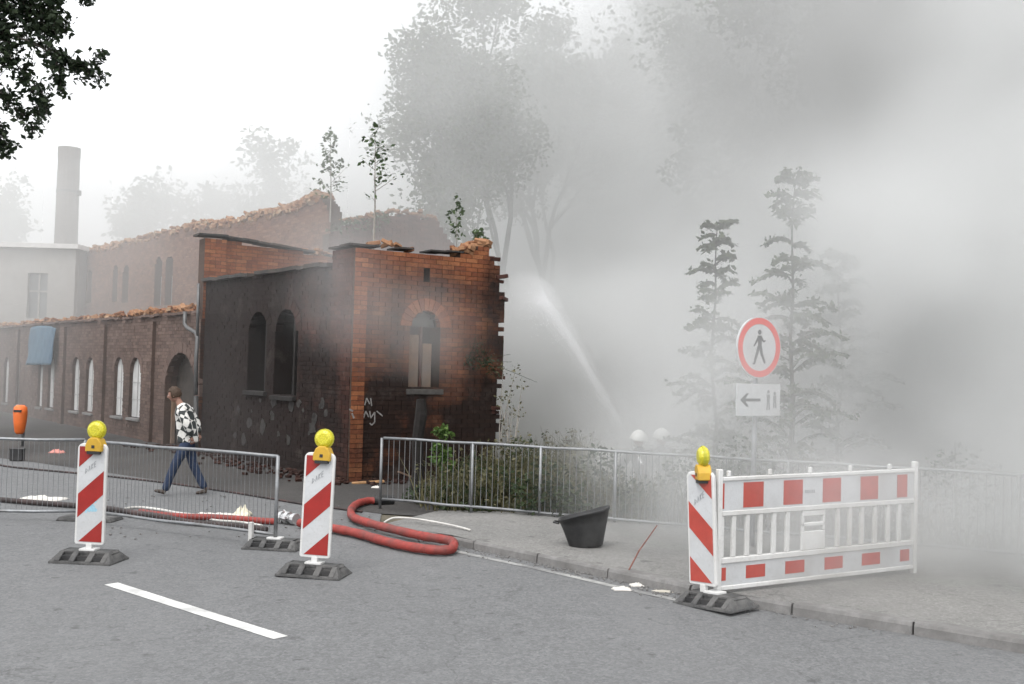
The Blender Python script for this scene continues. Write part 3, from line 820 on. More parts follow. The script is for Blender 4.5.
for k in range(1300):
    i = random.random(); s_ = hcrest[0][0] + (hcrest[-1][0] - hcrest[0][0]) * i ** 1.6; z_ = interp(hcrest, s_, 0, 1); r_ = random.uniform(0.05, 0.12)
    rot = Matrix.Rotation(random.uniform(0, 3), 3, 'Z') @ Matrix.Rotation(random.uniform(0, 1), 3, 'X')
    rb.box((s_, random.uniform(-0.06, 0.42) * ysH, z_ + random.uniform(-.16, .08)), (r_ * 1.8, r_ * 1.2, r_), rot)
o = rb.build('rubble', M_rubble, None); o.parent = high; o['kind'] = 'stuff'
for (cx, w_, zb_, zt_) in hw:
    wbox(high, 'window_sheet', mat('bluish_pane', (0.20, 0.23, 0.24), 0.5, 0.2, 3, 0.05), cx - w_ * .1, cx + w_ / 2 + 0.1, zb_, zt_ - 0.7, 0.25 * ysH, 0.03)
# unseen shell added behind the high windows, coloured dark so they read unlit
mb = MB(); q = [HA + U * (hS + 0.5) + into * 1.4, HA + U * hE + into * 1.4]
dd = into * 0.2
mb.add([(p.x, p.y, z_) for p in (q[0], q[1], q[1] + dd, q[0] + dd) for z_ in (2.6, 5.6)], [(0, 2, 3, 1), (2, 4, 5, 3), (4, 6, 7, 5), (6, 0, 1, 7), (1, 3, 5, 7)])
mb.build('dark_backing', M_dark, ruin, kind='stuff')

# ---- back gable remnant seen over the front wall
BA = HA + U * hS
bf = wall_px(BA, W)
btop = [bf(x, y) for x, y in ((328, 234), (345, 225), (362, 222), (380, 217), (395, 215), (420, 216), (436, 220), (444, 230), (450, 242), (462, 252), (470, 262))]
be = bf(470, 260)[0]
def in_bk(s_, z_): return z_ < interp(btop, s_, 0, 1) + 0.06 * nz(s_, 2.2, 13)
bk, ysB = brick_wall('back_gable', BA, W, -0.1, be, 0, 7.5, in_bk, M_hump, ruin, thick=0.4)
loose_bricks(bk, ysB, btop[1:8], 40, 0.15)

# ------------------------------------------------------------------ pale block and chimney behind, left
WB = P(35, 300, 44.0)
wbt = empty('pale_rendered_block', (WB.x, WB.y, 0))
tag(wbt, 'pale rendered two storey block with one tall window behind the low hall', 'building')
xa = P(-120, 300, 44).x; xb = P(74, 300, 44).x; ztop = P(35, 248.5, 44).z
wx0, wx1 = P(27, 300, 44).x, P(47, 300, 44).x; wz1, wz0 = P(37, 273, 44).z, P(37, 318, 44).z
mb = MB()
for (x0, x1, z0, z1) in ((xa, wx0, 0, ztop), (wx1, xb, 0, ztop), (wx0, wx1, 0, wz0), (wx0, wx1, wz1, ztop)):
    mb.box(((x0 + x1) / 2, 44.15, (z0 + z1) / 2), (x1 - x0, 0.3, z1 - z0))
mb.box(((xa + xb) / 2, 48, ztop / 2), (xb - xa, 0.3, ztop)); mb.box((xb - 0.15, 46.15, ztop / 2), (0.3, 3.6, ztop)); mb.box((xa + .15, 46.15, ztop / 2), (0.3, 3.6, ztop))
mb.build('wall', M_render, wbt)
mb = MB(); mb.box(((xa + xb) / 2, 46, ztop + 0.11), (xb - xa + 0.4, 4.6, 0.2)); mb.build('roof', mat('pale_roof_edge', (0.55, 0.54, 0.52), 0.8, 0.1, 3, 0.1), wbt)
fr = MB(); fr.box(((wx0 + wx1) / 2, 44.22, (wz0 + wz1) / 2), (wx1 - wx0, 0.05, wz1 - wz0)); fo = fr.build('window', mat('dim_pane', (0.13, 0.14, 0.14), 0.4, 0.2, 2, 0), wbt)
fr = MB(); fr.box(((wx0 + wx1) / 2, 44.17, (wz0 + wz1) / 2), (0.07, 0.05, wz1 - wz0)); fr.box(((wx0 + wx1) / 2, 44.17, wz0 + (wz1 - wz0) * .6), (wx1 - wx0, 0.05, 0.07)); fr.build('frame', M_render, fo)

CH = P(66, 240, 50)
chm = empty('factory_chimney', (CH.x, CH.y, 0)); tag(chm, 'tall plain factory chimney fading into the smoke behind the pale block', 'chimney')
zt_ = P(66, 148, 50).z; rw = (P(77, 200, 50).x - P(55, 200, 50).x) / 2
mb = MB(); mb.lathe((CH.x, CH.y, 0), [(rw * 1.25, 0), (rw * 1.0, zt_ * .6), (rw * .93, zt_ - .5), (rw * .93, zt_ - .5)], 20); mb.build('shaft', M_chim, chm, smooth=False)
mb = MB(); mb.lathe((CH.x, CH.y, zt_ - .5), [(rw * .97, 0), (rw * .97, .5), (rw * .75, .5), (rw * .75, .1)], 20); mb.build('crown', M_chim, chm)
mb = MB(); mb.lathe((CH.x, CH.y, zt_ * .82), [(rw * 1.0, 0), (rw * 1.0, .12)], 20); mb.box((CH.x + rw * 1.05, CH.y - .1, zt_ * .82), (0.25, 0.1, 0.25)); mb.build('iron_band', M_black, chm)
# ------------------------------------------------------------------ guide beacons (striped boards on rubber feet)
def make_foot(parent, L=0.64, Wd=0.40, H=0.11):
    """recycled rubber foot: sloping flanks with three pockets each"""
    mb = MB(); tx, ty = 0.50, 0.18
    # core
    mb.prism([(-ty / 2 - .01, 0), (ty / 2 + .01, 0), (ty / 2 - .01, H - .012), (-ty / 2 + .01, H - .012)], -tx / 2 - .02, tx / 2 + .02, axis='x')
    # base lip
    mb.box((0, 0, 0.0125), (L, Wd, 0.025), taper=0.98)
    # top slab
    mb.box((0, 0, H - 0.012), (tx, ty, 0.024))
    # end wedges
    for sx in (-1, 1):
        vs = [(sx * L / 2 * .98, -Wd / 2 * .97, .02), (sx * L / 2 * .98, Wd / 2 * .97, .02), (sx * (tx / 2 - .03), Wd / 2 * .97, .02), (sx * (tx / 2 - .03), -Wd / 2 * .97, .02),
              (sx * tx / 2, -ty / 2, H), (sx * tx / 2, ty / 2, H), (sx * (tx / 2 - .03), ty / 2, H), (sx * (tx / 2 - .03), -ty / 2, H)]
        mb.add(vs, [(0, 1, 2, 3), (4, 7, 6, 5), (0, 4, 5, 1), (1, 5, 6, 2), (2, 6, 7, 3), (3, 7, 4, 0)])
    # ribs between the pockets
    for sy in (-1, 1):
        for xc, wr in ((-0.235, .05), (-0.085, .06), (0.085, .06), (0.235, .05)):
            y0, y1 = sy * Wd / 2 * .97, sy * ty / 2
            vs = [(xc - wr / 2, y0, .02), (xc + wr / 2, y0, .02), (xc + wr / 2, y1, .02), (xc - wr / 2, y1, .02), (xc - wr / 2, y0, .035), (xc + wr / 2, y0, .035), (xc + wr / 2, y1, H), (xc - wr / 2, y1, H)]
            mb.add(vs, [(0, 3, 2, 1), (4, 5, 6, 7), (0, 1, 5, 4), (1, 2, 6, 5), (2, 3, 7, 6), (3, 0, 4, 7)])
    f = mb.build('foot', M_rubber, parent, world=False, bevel=0.004)
    mb = MB(); mb.box((0, 0, H + .008), (.16, .12, .02)); mb.build('socket', M_whitepl, f, world=False, bevel=.003)
    mb = MB()
    for sy in (-1, 1):
        for xc in (-.16, 0, .16): mb.box((xc, sy * (ty / 2 + .03), .045), (.10, .05, .05))
    mb.build('pocket_shade', M_black, f, world=False, kind='stuff')  # black blocks in the recesses, painting the shade inside them
    return f
def make_beacon(name, smear=False, red=None, mir=1, fx=0, lamp_rz=0):
    root = empty(name, (0, 0, 0)); red = red or M_foilr
    ft_ = make_foot(root); ft_.location = (fx, 0, 0)
    Wb, Hb, zb = 0.305, 1.0, 0.165
    mb = MB()
    # frame with rounded upper corners
    def rr(w_, h_, r_):
        pts = [(-w_ / 2 + .015, 0), (w_ / 2 - .015, 0), (w_ / 2, .015)]
        for k in range(6): a = pi / 2 * k / 5; pts.append((w_ / 2 - r_ + cos(a) * r_, h_ - r_ + sin(a) * r_))
        for k in range(6): a = pi / 2 + pi / 2 * k / 5; pts.append((-w_ / 2 + r_ + cos(a) * r_, h_ - r_ + sin(a) * r_))
        pts.append((-w_ / 2, .015)); return pts
    mb.prism([(x, z + zb) for x, z in rr(Wb, Hb, .055)], -.018, .018, axis='y')
    bd = mb.build('board', M_whitepl, root, world=False, bevel=.006)
    mb = MB()
    iw, ih = Wb - .045, Hb - .05; i0 = zb + .025
    for s in (-1,):
        mb.prism([(x, z + i0) for x, z in rr(iw, ih, .035)], -.0205, -.018, axis='y')
    mb.build('reflective_sheet', M_foilw, bd, world=False)
    # red stripes falling to the left
    hw_ = iw / 2
    sl = 0.235                # fall over the width
    def band(za, zb2):        # right-edge heights
        poly = [(-hw_, za - sl), (hw_, za), (hw_, zb2), (-hw_, zb2 - sl)]
        # clip to sheet
        lo, hi = i0 + .004, i0 + ih - .004
        out = []
        def clip(pts, f_):
            o_ = []
            for i in range(len(pts)):
                a, b = pts[i], pts[(i + 1) % len(pts)]; fa, fb = f_(a), f_(b)
                if fa >= 0: o_.append(a)
                if fa * fb < 0: t_ = fa / (fa - fb); o_.append((a[0] + (b[0] - a[0]) * t_, a[1] + (b[1] - a[1]) * t_))
            return o_
        return clip(clip(poly, lambda p: p[1] - lo), lambda p: hi - p[1])
    for za, zb2 in ((zb + .02, zb + .245), (zb + .50, zb + .735), (zb + 1.0, zb + 1.22)):
        pts = band(za, zb2)
        if len(pts) < 3: continue
        if mir < 0: pts = [(-x, z) for x, z in reversed(pts)]
        mb = MB(); mb.prism(pts, -.0225, -.0205, axis='y'); mb.build('red_stripe', red, bd, world=False)
    # back side the same
    mb = MB(); mb.prism([(x, z + i0) for x, z in rr(iw, ih, .035)], .018, .0205, axis='y'); mb.build('reflective_sheet', M_foilw, bd, world=False)
    # stub into foot
    mb = MB(); mb.box((0, 0, .14), (.06, .045, .07)); mb.build('stub', M_whitepl, root, world=False, bevel=.004)
    # small grey print and scuffs on the white fields
    mb = MB()
    zc = zb + .745
    letters = [[(0, 0), (0, 1)], [(.0, 1), (.6, .5)], [(.6, .5), (0, .1)], [(1, 0), (1.2, 1)], [(1.2, 1), (1.5, 0)], [(1.9, 0), (1.9, 1)], [(1.9, .5), (2.4, 1)], [(1.9, .5), (2.4, 0)], [(2.8, 0), (2.8, 1)], [(2.8, 1), (3.3, 1)], [(2.8, .5), (3.2, .5)], [(2.8, 0), (3.3, 0)]]
    for ln in letters:
        (x0, y0), (x1, y1) = ln; sc = .032
        def T(x, y): u = -.06 + x * sc; return (u, zc + y * sc * 1.6 + u * .75)
        a, b = T(x0, y0), T(x1, y1); dx, dy = b[0] - a[0], b[1] - a[1]; L = sqrt(dx * dx + dy * dy); nx_, ny_ = -dy / L * .004, dx / L * .004
        mb.prism([(a[0] - nx_, a[1] - ny_), (b[0] - nx_, b[1] - ny_), (b[0] + nx_, b[1] + ny_), (a[0] + nx_, a[1] + ny_)], -.0218, -.0205, axis='y')
    mb.build('print', mat('grey_print', (0.28, 0.29, 0.30), .6, .2, 20, 0), bd, world=False)
    if smear:
        mb = MB()
        for k in range(26):
            x = random.gauss(0.005, .032); z = zb + .36 + random.gauss(0, .025); r_ = random.uniform(.008, .02); n_ = 7
            mb.prism([(x + cos(2 * pi * i / n_) * r_ * random.uniform(.6, 1.5), z + sin(2 * pi * i / n_) * r_) for i in range(n_)], -.0214 - k * .00003, -.0205, axis='y')
        mb.build('sticker_residue', mat('pale_blue_residue', (0.30, 0.50, 0.60), .6, .2, 20, 0), bd, world=False)
    # warning lamp
    zt = zb + Hb
    lp = MB()
    lp.prism([(-.085, zt - .075), (.085, zt - .075), (.085, zt - .01), (.06, zt + .045), (.03, zt + .065), (-.03, zt + .065), (-.06, zt + .045), (-.085, zt - .01)], -.065, .055, axis='y')
    lx = 0.03
    lamp = lp.build('lamp_housing', M_yel, root, world=False, bevel=.008); lamp.location = (lx, 0, 0); lamp.rotation_euler = (0, 0, lamp_rz)
    mb = MB(); mb.box((0, -.005, zt - .085), (.13, .115, .03)); mb.box((0, -.067, zt - .025), (.03, .006, .03)); mb.build('battery_base', M_black, lamp, world=False)
    mb = MB(); mb.lathe((0, 0, zt + .135), [(.055, -.05), (.083, -.03), (.088, 0), (.083, .03), (.055, .05)], 20, axis='y')
    mb.build('lamp_lens', M_lens, lamp, world=False, smooth=False, bevel=0.004)
    mb = MB(); mb.lathe((0, 0, zt + .135), [(.090, -.012), (.096, -.012), (.096, .012), (.090, .012)], 20, axis='y'); mb.box((0, 0, zt + .06), (.05, .04, .03))
    mb.build('lens_ring', mat('yellow_ring', (0.42, 0.40, 0.03), .45, .15, 9, 0), lamp, world=False)
    return root
b1 = make_beacon('guide_beacon', smear=True); p = G(89, 561); b1.location = (p.x, p.y, 0); b1.rotation_euler = (R(0.6), R(0.4), R(-6))
tag(b1, 'red and white striped guide beacon with amber lamp and a blue smear on its board', 'beacon', 'striped guide beacons on rubber feet')
b2 = make_beacon('guide_beacon'); p = G(314, 575); b2.location = (p.x, p.y, 0); b2.rotation_euler = (R(-1.2), R(1.0), R(-10))
tag(b2, 'red and white striped guide beacon with amber lamp beside the hose coupling', 'beacon', 'striped guide beacons on rubber feet')
b3 = make_beacon('guide_beacon', red=M_foilrp, mir=-1, fx=.12, lamp_rz=R(-38)); b3.location = (1.745, 9.03, 0.0); b3.rotation_euler = (R(0), R(-3.5), R(-50)); b3.scale = (1, 1, .99)
tag(b3, 'striped guide beacon seen almost edge on against the left end of the white barrier', 'beacon', 'striped guide beacons on rubber feet')

# ------------------------------------------------------------------ barrier
def px_plane(A, B):
    d = (B - A); L = d.length; d.normalize()
    return A, d, L
BA_ = G(714, 595, 0.03); 
bA = P(715, 591, 9.0); bB = P(915, 568, 10.25)
bA0 = Vector((bA.x, bA.y, 0)); bB0 = Vector((bB.x, bB.y, 0))
bd_ = (bB0 - bA0); BLn = bd_.length; bd_.normalize()
barrier = empty('barrier_board', (bA0.x, bA0.y, 0), atan2(bd_.y, bd_.x))
tag(barrier, 'white plastic road barrier with red blocks closing the pavement', 'barrier')
zA, zB = bA.z, bB.z
HH = 0.99
def Bz(s_, k):   # height on barrier: s along, k 0..1 up
    base = zA + (zB - zA) * s_ / BLn
    return base + k * HH
def bpar(name, s0, s1, k0, k1, t_, m_, parent=barrier, y=0.0, bev=.006):
    mb = MB(); 
    vs = [(s0, y - t_ / 2, Bz(s0, k0)), (s1, y - t_ / 2, Bz(s1, k0)), (s1, y + t_ / 2, Bz(s1, k0)), (s0, y + t_ / 2, Bz(s0, k0)),
          (s0, y - t_ / 2, Bz(s0, k1)), (s1, y - t_ / 2, Bz(s1, k1)), (s1, y + t_ / 2, Bz(s1, k1)), (s0, y + t_ / 2, Bz(s0, k1))]
    mb.add(vs, [(0, 3, 2, 1), (4, 5, 6, 7), (0, 1, 5, 4), (1, 2, 6, 5), (2, 3, 7, 6), (3, 0, 4, 7)])
    return mb.build(name, m_, parent, world=False, bevel=bev)
PXW = 200.0
def sx_(px_):          # barrier length parameter of a picture column
    return on_line(bA0, bd_, px_)
bpar('end_post', 0, .05, -.035, 1.07, .05, M_whitepl); bpar('end_post', BLn - .05, BLn, -.06, 1.07, .05, M_whitepl)
bpar('rail', .05, BLn - .05, .965, 1.0, .045, M_whitepl); bpar('rail', .05, BLn - .05, .655, .70, .045, M_whitepl)
bpar('rail', .05, BLn - .05, .235, .285, .045, M_whitepl); bpar('rail', .05, BLn - .05, 0.0, .04, .045, M_whitepl)
top = bpar('board', .05, BLn - .05, .70, .965, .022, M_foilw, bev=0); bot = bpar('board', .05, BLn - .05, .04, .235, .022, M_foilw, bev=0)
for xa_, xb_ in ((716, 726), (745, 765), (785, 804), (824, 842), (861.5, 879), (898, 908)):
    a, b = max(.055, sx_(xa_)), min(BLn - .055, sx_(xb_))
    bpar('red_block', a, b, .72, .945, .026, M_foilrp, top, bev=0)
for xa_, xb_ in ((719, 729), (749, 768), (788, 807), (827, 845), (864, 882), (902, 911)):
    a, b = max(.06, sx_(xa_)), min(BLn - .06, sx_(xb_))
    bpar('red_block', a, b, .085, .20, .026, M_foilrp, bot, bev=0)
for px_ in (724.5, 736.5, 750, 763, 776.5, 790, 840, 852, 864, 877, 890, 901):
    c_ = sx_(px_); bpar('baluster', c_ - .024, c_ + .024, .285, .655, .03, M_whitepl)
a, b = sx_(804), sx_(827)
for k0, k1 in ((.285, .46), (.505, .54), (.60, .655)): bpar('id_plate', a, b, k0, k1, .032, M_whitepl)
bpar('id_plate', a, a + .03, .46, .60, .032, M_whitepl); bpar('id_plate', b - .03, b, .46, .60, .032, M_whitepl)
for px_ in (731, 772, 812, 852, 891):
    c_ = sx_(px_); bpar('lug', c_ - .017, c_ + .017, 1.0, 1.055, .03, M_whitepl)
# faint print on the white field
pr_ = MB(); c_ = sx_(812)
for i in range(5):
    x0 = c_ - .06 + i * .026; z_ = Bz(c_, .83)
    pr_.box((x0, -.0125, z_), (.012, .003, .03)); 
pr_.build('print', MATS['grey_print'], top, world=False)

# ------------------------------------------------------------------ fences with thin vertical bars
def bar_fence(name, A, B, zt, zb, posts, spacing, label, group=None, post_low=None, rail_r=.019, bar_r=.0045):
    d = (B - A); d.z = 0; L = d.length; d.normalize()
    root = empty(name, (A.x, A.y, 0), atan2(d.y, d.x))
    tag(root, label, 'fence', group)
    for zz in (zt, zb):
        mb = MB(); n_ = max(2, int(L / .5)); mb.tube([(L * i / n_, 0.004 * sin(i * 1.7), zz + .006 * sin(i * 2.3)) for i in range(n_ + 1)], rail_r, 8)
        mb.build('rail', M_steel, root, world=False, smooth=True)
    for s_ in posts:
        mb = MB(); mb.tube([(s_, 0, post_low if post_low is not None else zb), (s_, 0, zt + .0)], rail_r * 1.1, 8); mb.build('post', M_steel, root, world=False, smooth=True)
    mb = MB(); mb.tube([(0, 0, zb), (0, 0, zt)], bar_r, 5, caps=False); o = mb.build('bar', M_steel, root, world=False); me = o.data; o.location = (spacing, 0.0, 0)
    n_ = int(L / spacing)
    for i in range(2, min(n_, 290)):
        share('bar', me, root, (i * spacing, random.uniform(-.003, .003), 0), (random.uniform(-.004, .004), random.uniform(-.006, .006), 0))
    return root, d, L
# right hand railing along the pavement
rp = [on_line(Vector((FENCE_A.x, FENCE_A.y, 0)), fdir, x) for x in (384, 475, 543, 618, 700, 790, 900, 1020)]
FB_ = FENCE_A + fdir * (rp[-1] + 2.2)
bar_fence('railing', FENCE_A, FB_, 1.0, 0.14, rp + [rp[-1] + 2.1], 0.085, 'grey metal railing with thin upright bars along the pavement before the weeds', post_low=0.0)
# left site fences
A_ = at_h(-60, 438, 1.0); B_ = at_h(85, 440, 1.0)
r_, d_, L_ = bar_fence('site_fence', A_, B_, 1.0, 0.12, [0, (B_ - A_).length - .0, (B_ - A_).length * .02], 0.06, 'mesh site fence at the far left in front of the orange bin', 'site fences with thin bars', post_low=0.02, bar_r=.003)
A_ = at_h(90, 441.5, 1.0); B_ = at_h(278, 456, 1.0)
r2_, d2_, L2_ = bar_fence('site_fence', A_, B_, 1.0, 0.15, [0, L_ * 0, (B_ - A_).length], 0.06, 'mesh site fence between the two front beacons, the walking man behind it', 'site fences with thin bars', post_low=0.03, bar_r=.003)
ft = make_foot(r2_, .62, .40, .10); ft.location = (L2_ + .0, 0, 0); ft.rotation_euler = (0, 0, R(18))
mb = MB(); mb.box((L2_ - .30, -.05, .13), (.05, .04, .26)); mb.build('spare_stub', M_whitepl, r2_, world=False, bevel=.004)
ft2 = MB(); q = G(90, 520)
fp = empty('fence_foot', (q.x, q.y, 0), R(-5)); tag(fp, 'flat dark fence foot lying on the asphalt behind the left beacon', 'fence foot')
ft2.box((0, 0, .025), (.72, .36, .05), taper=.9); ft2.build('foot_plate', M_rubber, fp, world=False, bevel=.01)
mb = MB(); mb.tube([(0, 0, .05), (0, 0, .12)], .03, 8); mb.build('socket', M_black, fp, world=False)

# ------------------------------------------------------------------ hoses
def hose(name, pts, rad, m_, label, z=None, flat=1.0, parent=None, n=6, cat='hose', group=None):
    w_ = [G(x, y) for x, y in pts]; w_ = [Vector((p.x, p.y, rad * flat + .004)) for p in w_]
    if z: 
        for i, zz in z.items(): w_[i].z += zz
    c = smooth_path(w_, n)
    mb = MB(); mb.tube(c, rad, 10, flat=1.0)
    o = mb.build(name, m_, None, smooth=True)
    tag(o, label, cat, group)
    return o
root = empty('fire_hose', G(352, 510)); root.location.z = 0
tag(root, 'thick red fire hose bent back on itself at the kerb, dark coupling at its end', 'hose')
pts = [(376, 505), (366, 505.5), (356, 509), (351, 515), (353, 522), (366, 529), (395, 537), (425, 544), (444, 547), (453, 550), (451, 555), (436, 556), (412, 553), (385, 547), (360, 539.5), (335, 534), (312, 530), (299, 528)]
w_ = [G(x, y) for x, y in pts]; w_ = [Vector((p.x, p.y, .064)) for p in w_]
# where the hose mounts the pavement
for i in (5, 6, 7, 8, 9): w_[i].z += 0.02
mb = MB(); c = smooth_path(w_, 7); mb.tube(c, [.052 + .0025 * sin(i * 1.3) for i in range(len(c))], 12); mb.build('hose_body', M_hosered, root, smooth=True)
a, b = w_[0], w_[0] + (w_[0] - w_[1]).normalized() * .26
mb = MB(); mb.tube([a + (a - b) * .15, a, a + (b - a) * .1, b, b + (b - a) * .02], [.056, .060, .082, .082, .03], 12); mb.build('coupling', M_black, root)
# chrome branch piece between the hoses
cc = G(287, 524); br = empty('hose_coupling', (cc.x, cc.y, 0)); tag(br, 'shiny metal hose coupling lying left of the second beacon', 'coupling')
mb = MB(); d = (G(299, 527) - G(275, 523)).normalized(); a = Vector((cc.x, cc.y, .075)) - d * .17
mb.tube([a + d * t_ for t_ in (0, .05, .051, .10, .101, .16, .161, .22, .221, .28, .281, .34)], [.05, .05, .075, .075, .055, .055, .08, .08, .05, .05, .072, .072], 12)
mb.build('barrel', M_chrome, br)
for k in range(4):
    ang = pi / 2 * k + .4; s_ = d.cross(Vector((0, 0, 1))); 
    o_ = s_ * cos(ang) * .08 + Vector((0, 0, 1)) * sin(ang) * .055
    mb = MB(); rot = d.to_track_quat('Z', 'Y').to_matrix(); mb.box(a + d * (.08 if k % 2 else .25) + o_ * 1.0, (.04, .03, .05), rot); mb.build('lug', M_chrome, br, bevel=.004)
mb = MB(); q0 = a + d * .17; mb.tube([q0, q0 + Vector((0, 0, .055)), q0 + Vector((-.05, 0, .10))], .014, 8); mb.build('lever', M_chrome, br)
hose('fire_hose', [(276, 525), (258, 524), (235, 522), (210, 520.5), (185, 520), (160, 518), (140, 515)], .040, M_hosered, 'red fire hose running left from the shiny coupling behind the fence')
hose('fire_hose', [(-60, 497), (-10, 501.5), (30, 505), (70, 508), (105, 511), (135, 516), (160, 522), (190, 525.5), (220, 528), (250, 530.5), (266, 533)], .036, M_hosedk, 'long dark hose from the left frame edge past the left beacon', z={6: .03})
hose('fire_hose', [(116, 513), (135, 509), (158, 511), (180, 515), (205, 517), (228, 516), (246, 519.5)], .018, M_hosewh, 'thin pale hose lying crumpled over the red one')
hose('fire_hose', [(150, 514), (165, 517), (190, 517), (215, 521.5), (240, 523.5), (262, 527)], .014, M_hosewh, 'thinnest pale hose, lowest of the tangle left of the coupling')
EL = [(-40, 456), (0, 466), (32, 470), (75, 474), (110, 477.5), (160, 483), (210, 490), (255, 497), (299, 504.5), (340, 510), (362, 513)]
hose('fire_hose', EL, .016, M_hosedk, 'thin dark hose along the edge of the dark yard paving behind the man')
# second pale line on the pavement behind the bent hose
hose('fire_hose', [(384, 526), (395, 524.5), (420, 528), (452, 535), (470, 540)], .012, M_hosewh, 'thin pale line lying on the kerb beside the bent red hose', z={0: .03, 1: .07, 2: .09, 3: .1, 4: .1})

# crumpled pale cloths on the ground
def cloth(name, c, sx__, sy__, hh, m_, label, cat, seed, ang=0, z=0.0):
    N = 14; mb = MB(); vs = []
    for j in range(N + 1):
        for i in range(N + 1):
            u, v_ = i / N - .5, j / N - .5
            e = 1 + .35 * mnoise.noise(Vector((atan2(v_, u) * 1.3, seed, 0)))
            x, y = u * sx__ * e, v_ * sy__ * e
            fall = max(0, 1 - max(abs(u), abs(v_)) * 2)
            z_ = (0.004 + hh * (fall ** .6) * (.35 + .9 * abs(mnoise.noise(Vector((u * 5, v_ * 4, seed))))))
            vs.append((x * cos(ang) - y * sin(ang), x * sin(ang) + y * cos(ang), z_ + z))
    mb.add(vs, [(j * (N + 1) + i, j * (N + 1) + i + 1, (j + 1) * (N + 1) + i + 1, (j + 1) * (N + 1) + i) for j in range(N) for i in range(N)])
    o = mb.build(name, m_, None, world=False, smooth=True); sm = o.modifiers.new('s', 'SOLIDIFY'); sm.thickness = .006
    o.location = (c.x, c.y, 0); tag(o, label, cat); return o
M_cloth = mat('pale_cloth', (0.62, 0.60, 0.56), .8, .15, 10, .2, dirt=(.35, .32, .29), dirt_amt=.5)
cloth('crumpled_sheet', G(40, 500), .62, .5, .09, M_cloth, 'crumpled white sheet lying by the dark hose at far left', 'sheet', 3)
cloth('crumpled_bag', G(214, 518), .62, .34, .13, M_cloth, 'crumpled pale bag among the hoses left of the fence post', 'bag', 5)
cloth('crumpled_bag', G(242, 516), .22, .30, .22, mat('cream_bag', (0.62, 0.58, 0.46), .75, .1, 9, .1), 'small upright cream bag beside the hoses and fence post', 'bag', 8)
cloth('litter', G(622, 590), .17, .10, .05, M_cloth, 'white scrap of litter in the gutter, left of its pair', 'litter', 11)
cloth('litter', G(637, 586), .14, .10, .05, M_cloth, 'white scrap of litter against the kerb, right of its pair', 'litter', 12)
cloth('litter', G(668, 592), .26, .08, .03, mat('tan_scrap', (0.45, 0.42, 0.36), .8, .1, 9, .1), 'tan scrap of litter beside the barrier foot', 'litter', 14)
cloth('litter', G(57, 453), .30, .2, .12, mat('pink_scrap', (0.50, 0.22, 0.19), .8, .1, 9, .1), 'pinkish scrap lying before the low hall wall', 'litter', 15)
cloth('litter', G(376, 488), .16, .1, .06, M_cloth, 'white scrap at the foot of the front wall', 'litter', 17)

# gravel and chips scattered in the gutter and before the ruin
gr = MB()
for k in range(620):
    if k < 520:
        t_ = random.random(); i = int(t_ * 5.5); a, b = KERB[i], KERB[i + 1]; fr_ = random.random(); p = a + (b - a) * fr_; n = Vector((-.62, -.78, 0)); p = p + n * abs(random.gauss(.05, .12)); z0 = 0.004
        r_ = random.uniform(.004, .012)
    else:
        x = random.uniform(90, 380); y = random.uniform(492, 540); p = G(x, y); z0 = .006; r_ = random.uniform(.005, .014)
    gr.box((p.x, p.y, z0 + r_ * .4), (r_ * 2, r_ * 1.6, r_ * 1.1), Matrix.Rotation(random.uniform(0, 3), 3, 'Z'))
o = gr.build('gravel', M_conc); tag(o, kind='stuff')
ck = MB()
for k in range(420):
    s_ = random.random() ** 1.2 * 9 - .4; off = -abs(random.gauss(0.15, .35)) - .05
    if k % 3 == 0: p = CORNER + W * random.uniform(0, 3.3) - Vector((U.x, U.y, 0)) * (abs(random.gauss(.1, .3)) + .1)
    else: p = CORNER + U * s_ + into * off
    r_ = random.uniform(.015, .05); ck.box((p.x, p.y, .01 + r_ * .5), (r_ * 2.2, r_ * 1.5, r_), Matrix.Rotation(random.uniform(0, 3), 3, 'Z') @ Matrix.Rotation(random.uniform(-.5, .5), 3, 'X'))
o = ck.build('brick_debris', brick_mat('debris', REDBR, True, .8, 0.3, 1.5, 1.2)); tag(o, kind='stuff')

# broken planks near the corner
def plank(x, y, L, ang, tilt, label, m_=M_plank, wd=.1, z=.03):
    q = G(x, y); mb = MB(); mb.box((0, 0, 0), (L, wd, .03)); o = mb.build('plank', m_, None, world=False, bevel=.004)
    o.location = (q.x, q.y, z); o.rotation_euler = (R(5), tilt, ang); tag(o, label, 'plank', 'broken planks by the ruin')
plank(368, 484, .55, R(10), R(-4), 'orange-brown plank lying on the ground at the corner of the front wall')
plank(390, 474, .6, R(-25), R(14), 'tilted splintered plank just inside the railing end', M_board, .07, .14)
plank(407, 482, .4, R(40), R(20), 'short pale plank behind the railing by the charred post', M_board, .06, .12)

# charred post in front of the front wall
q = G(417, 492); mb = MB()
mb.tube([(0, 0, -.1), (.01, 0, .4), (-.02, .0, .8), (.03, 0, 1.25), (.02, 0, 1.5)], [.12, .10, .09, .10, .07], 8)
o = mb.build('charred_post', M_wood, None, world=False); o.location = (q.x, q.y, 0); tag(o, 'black charred post standing before the front wall behind the railing', 'post')

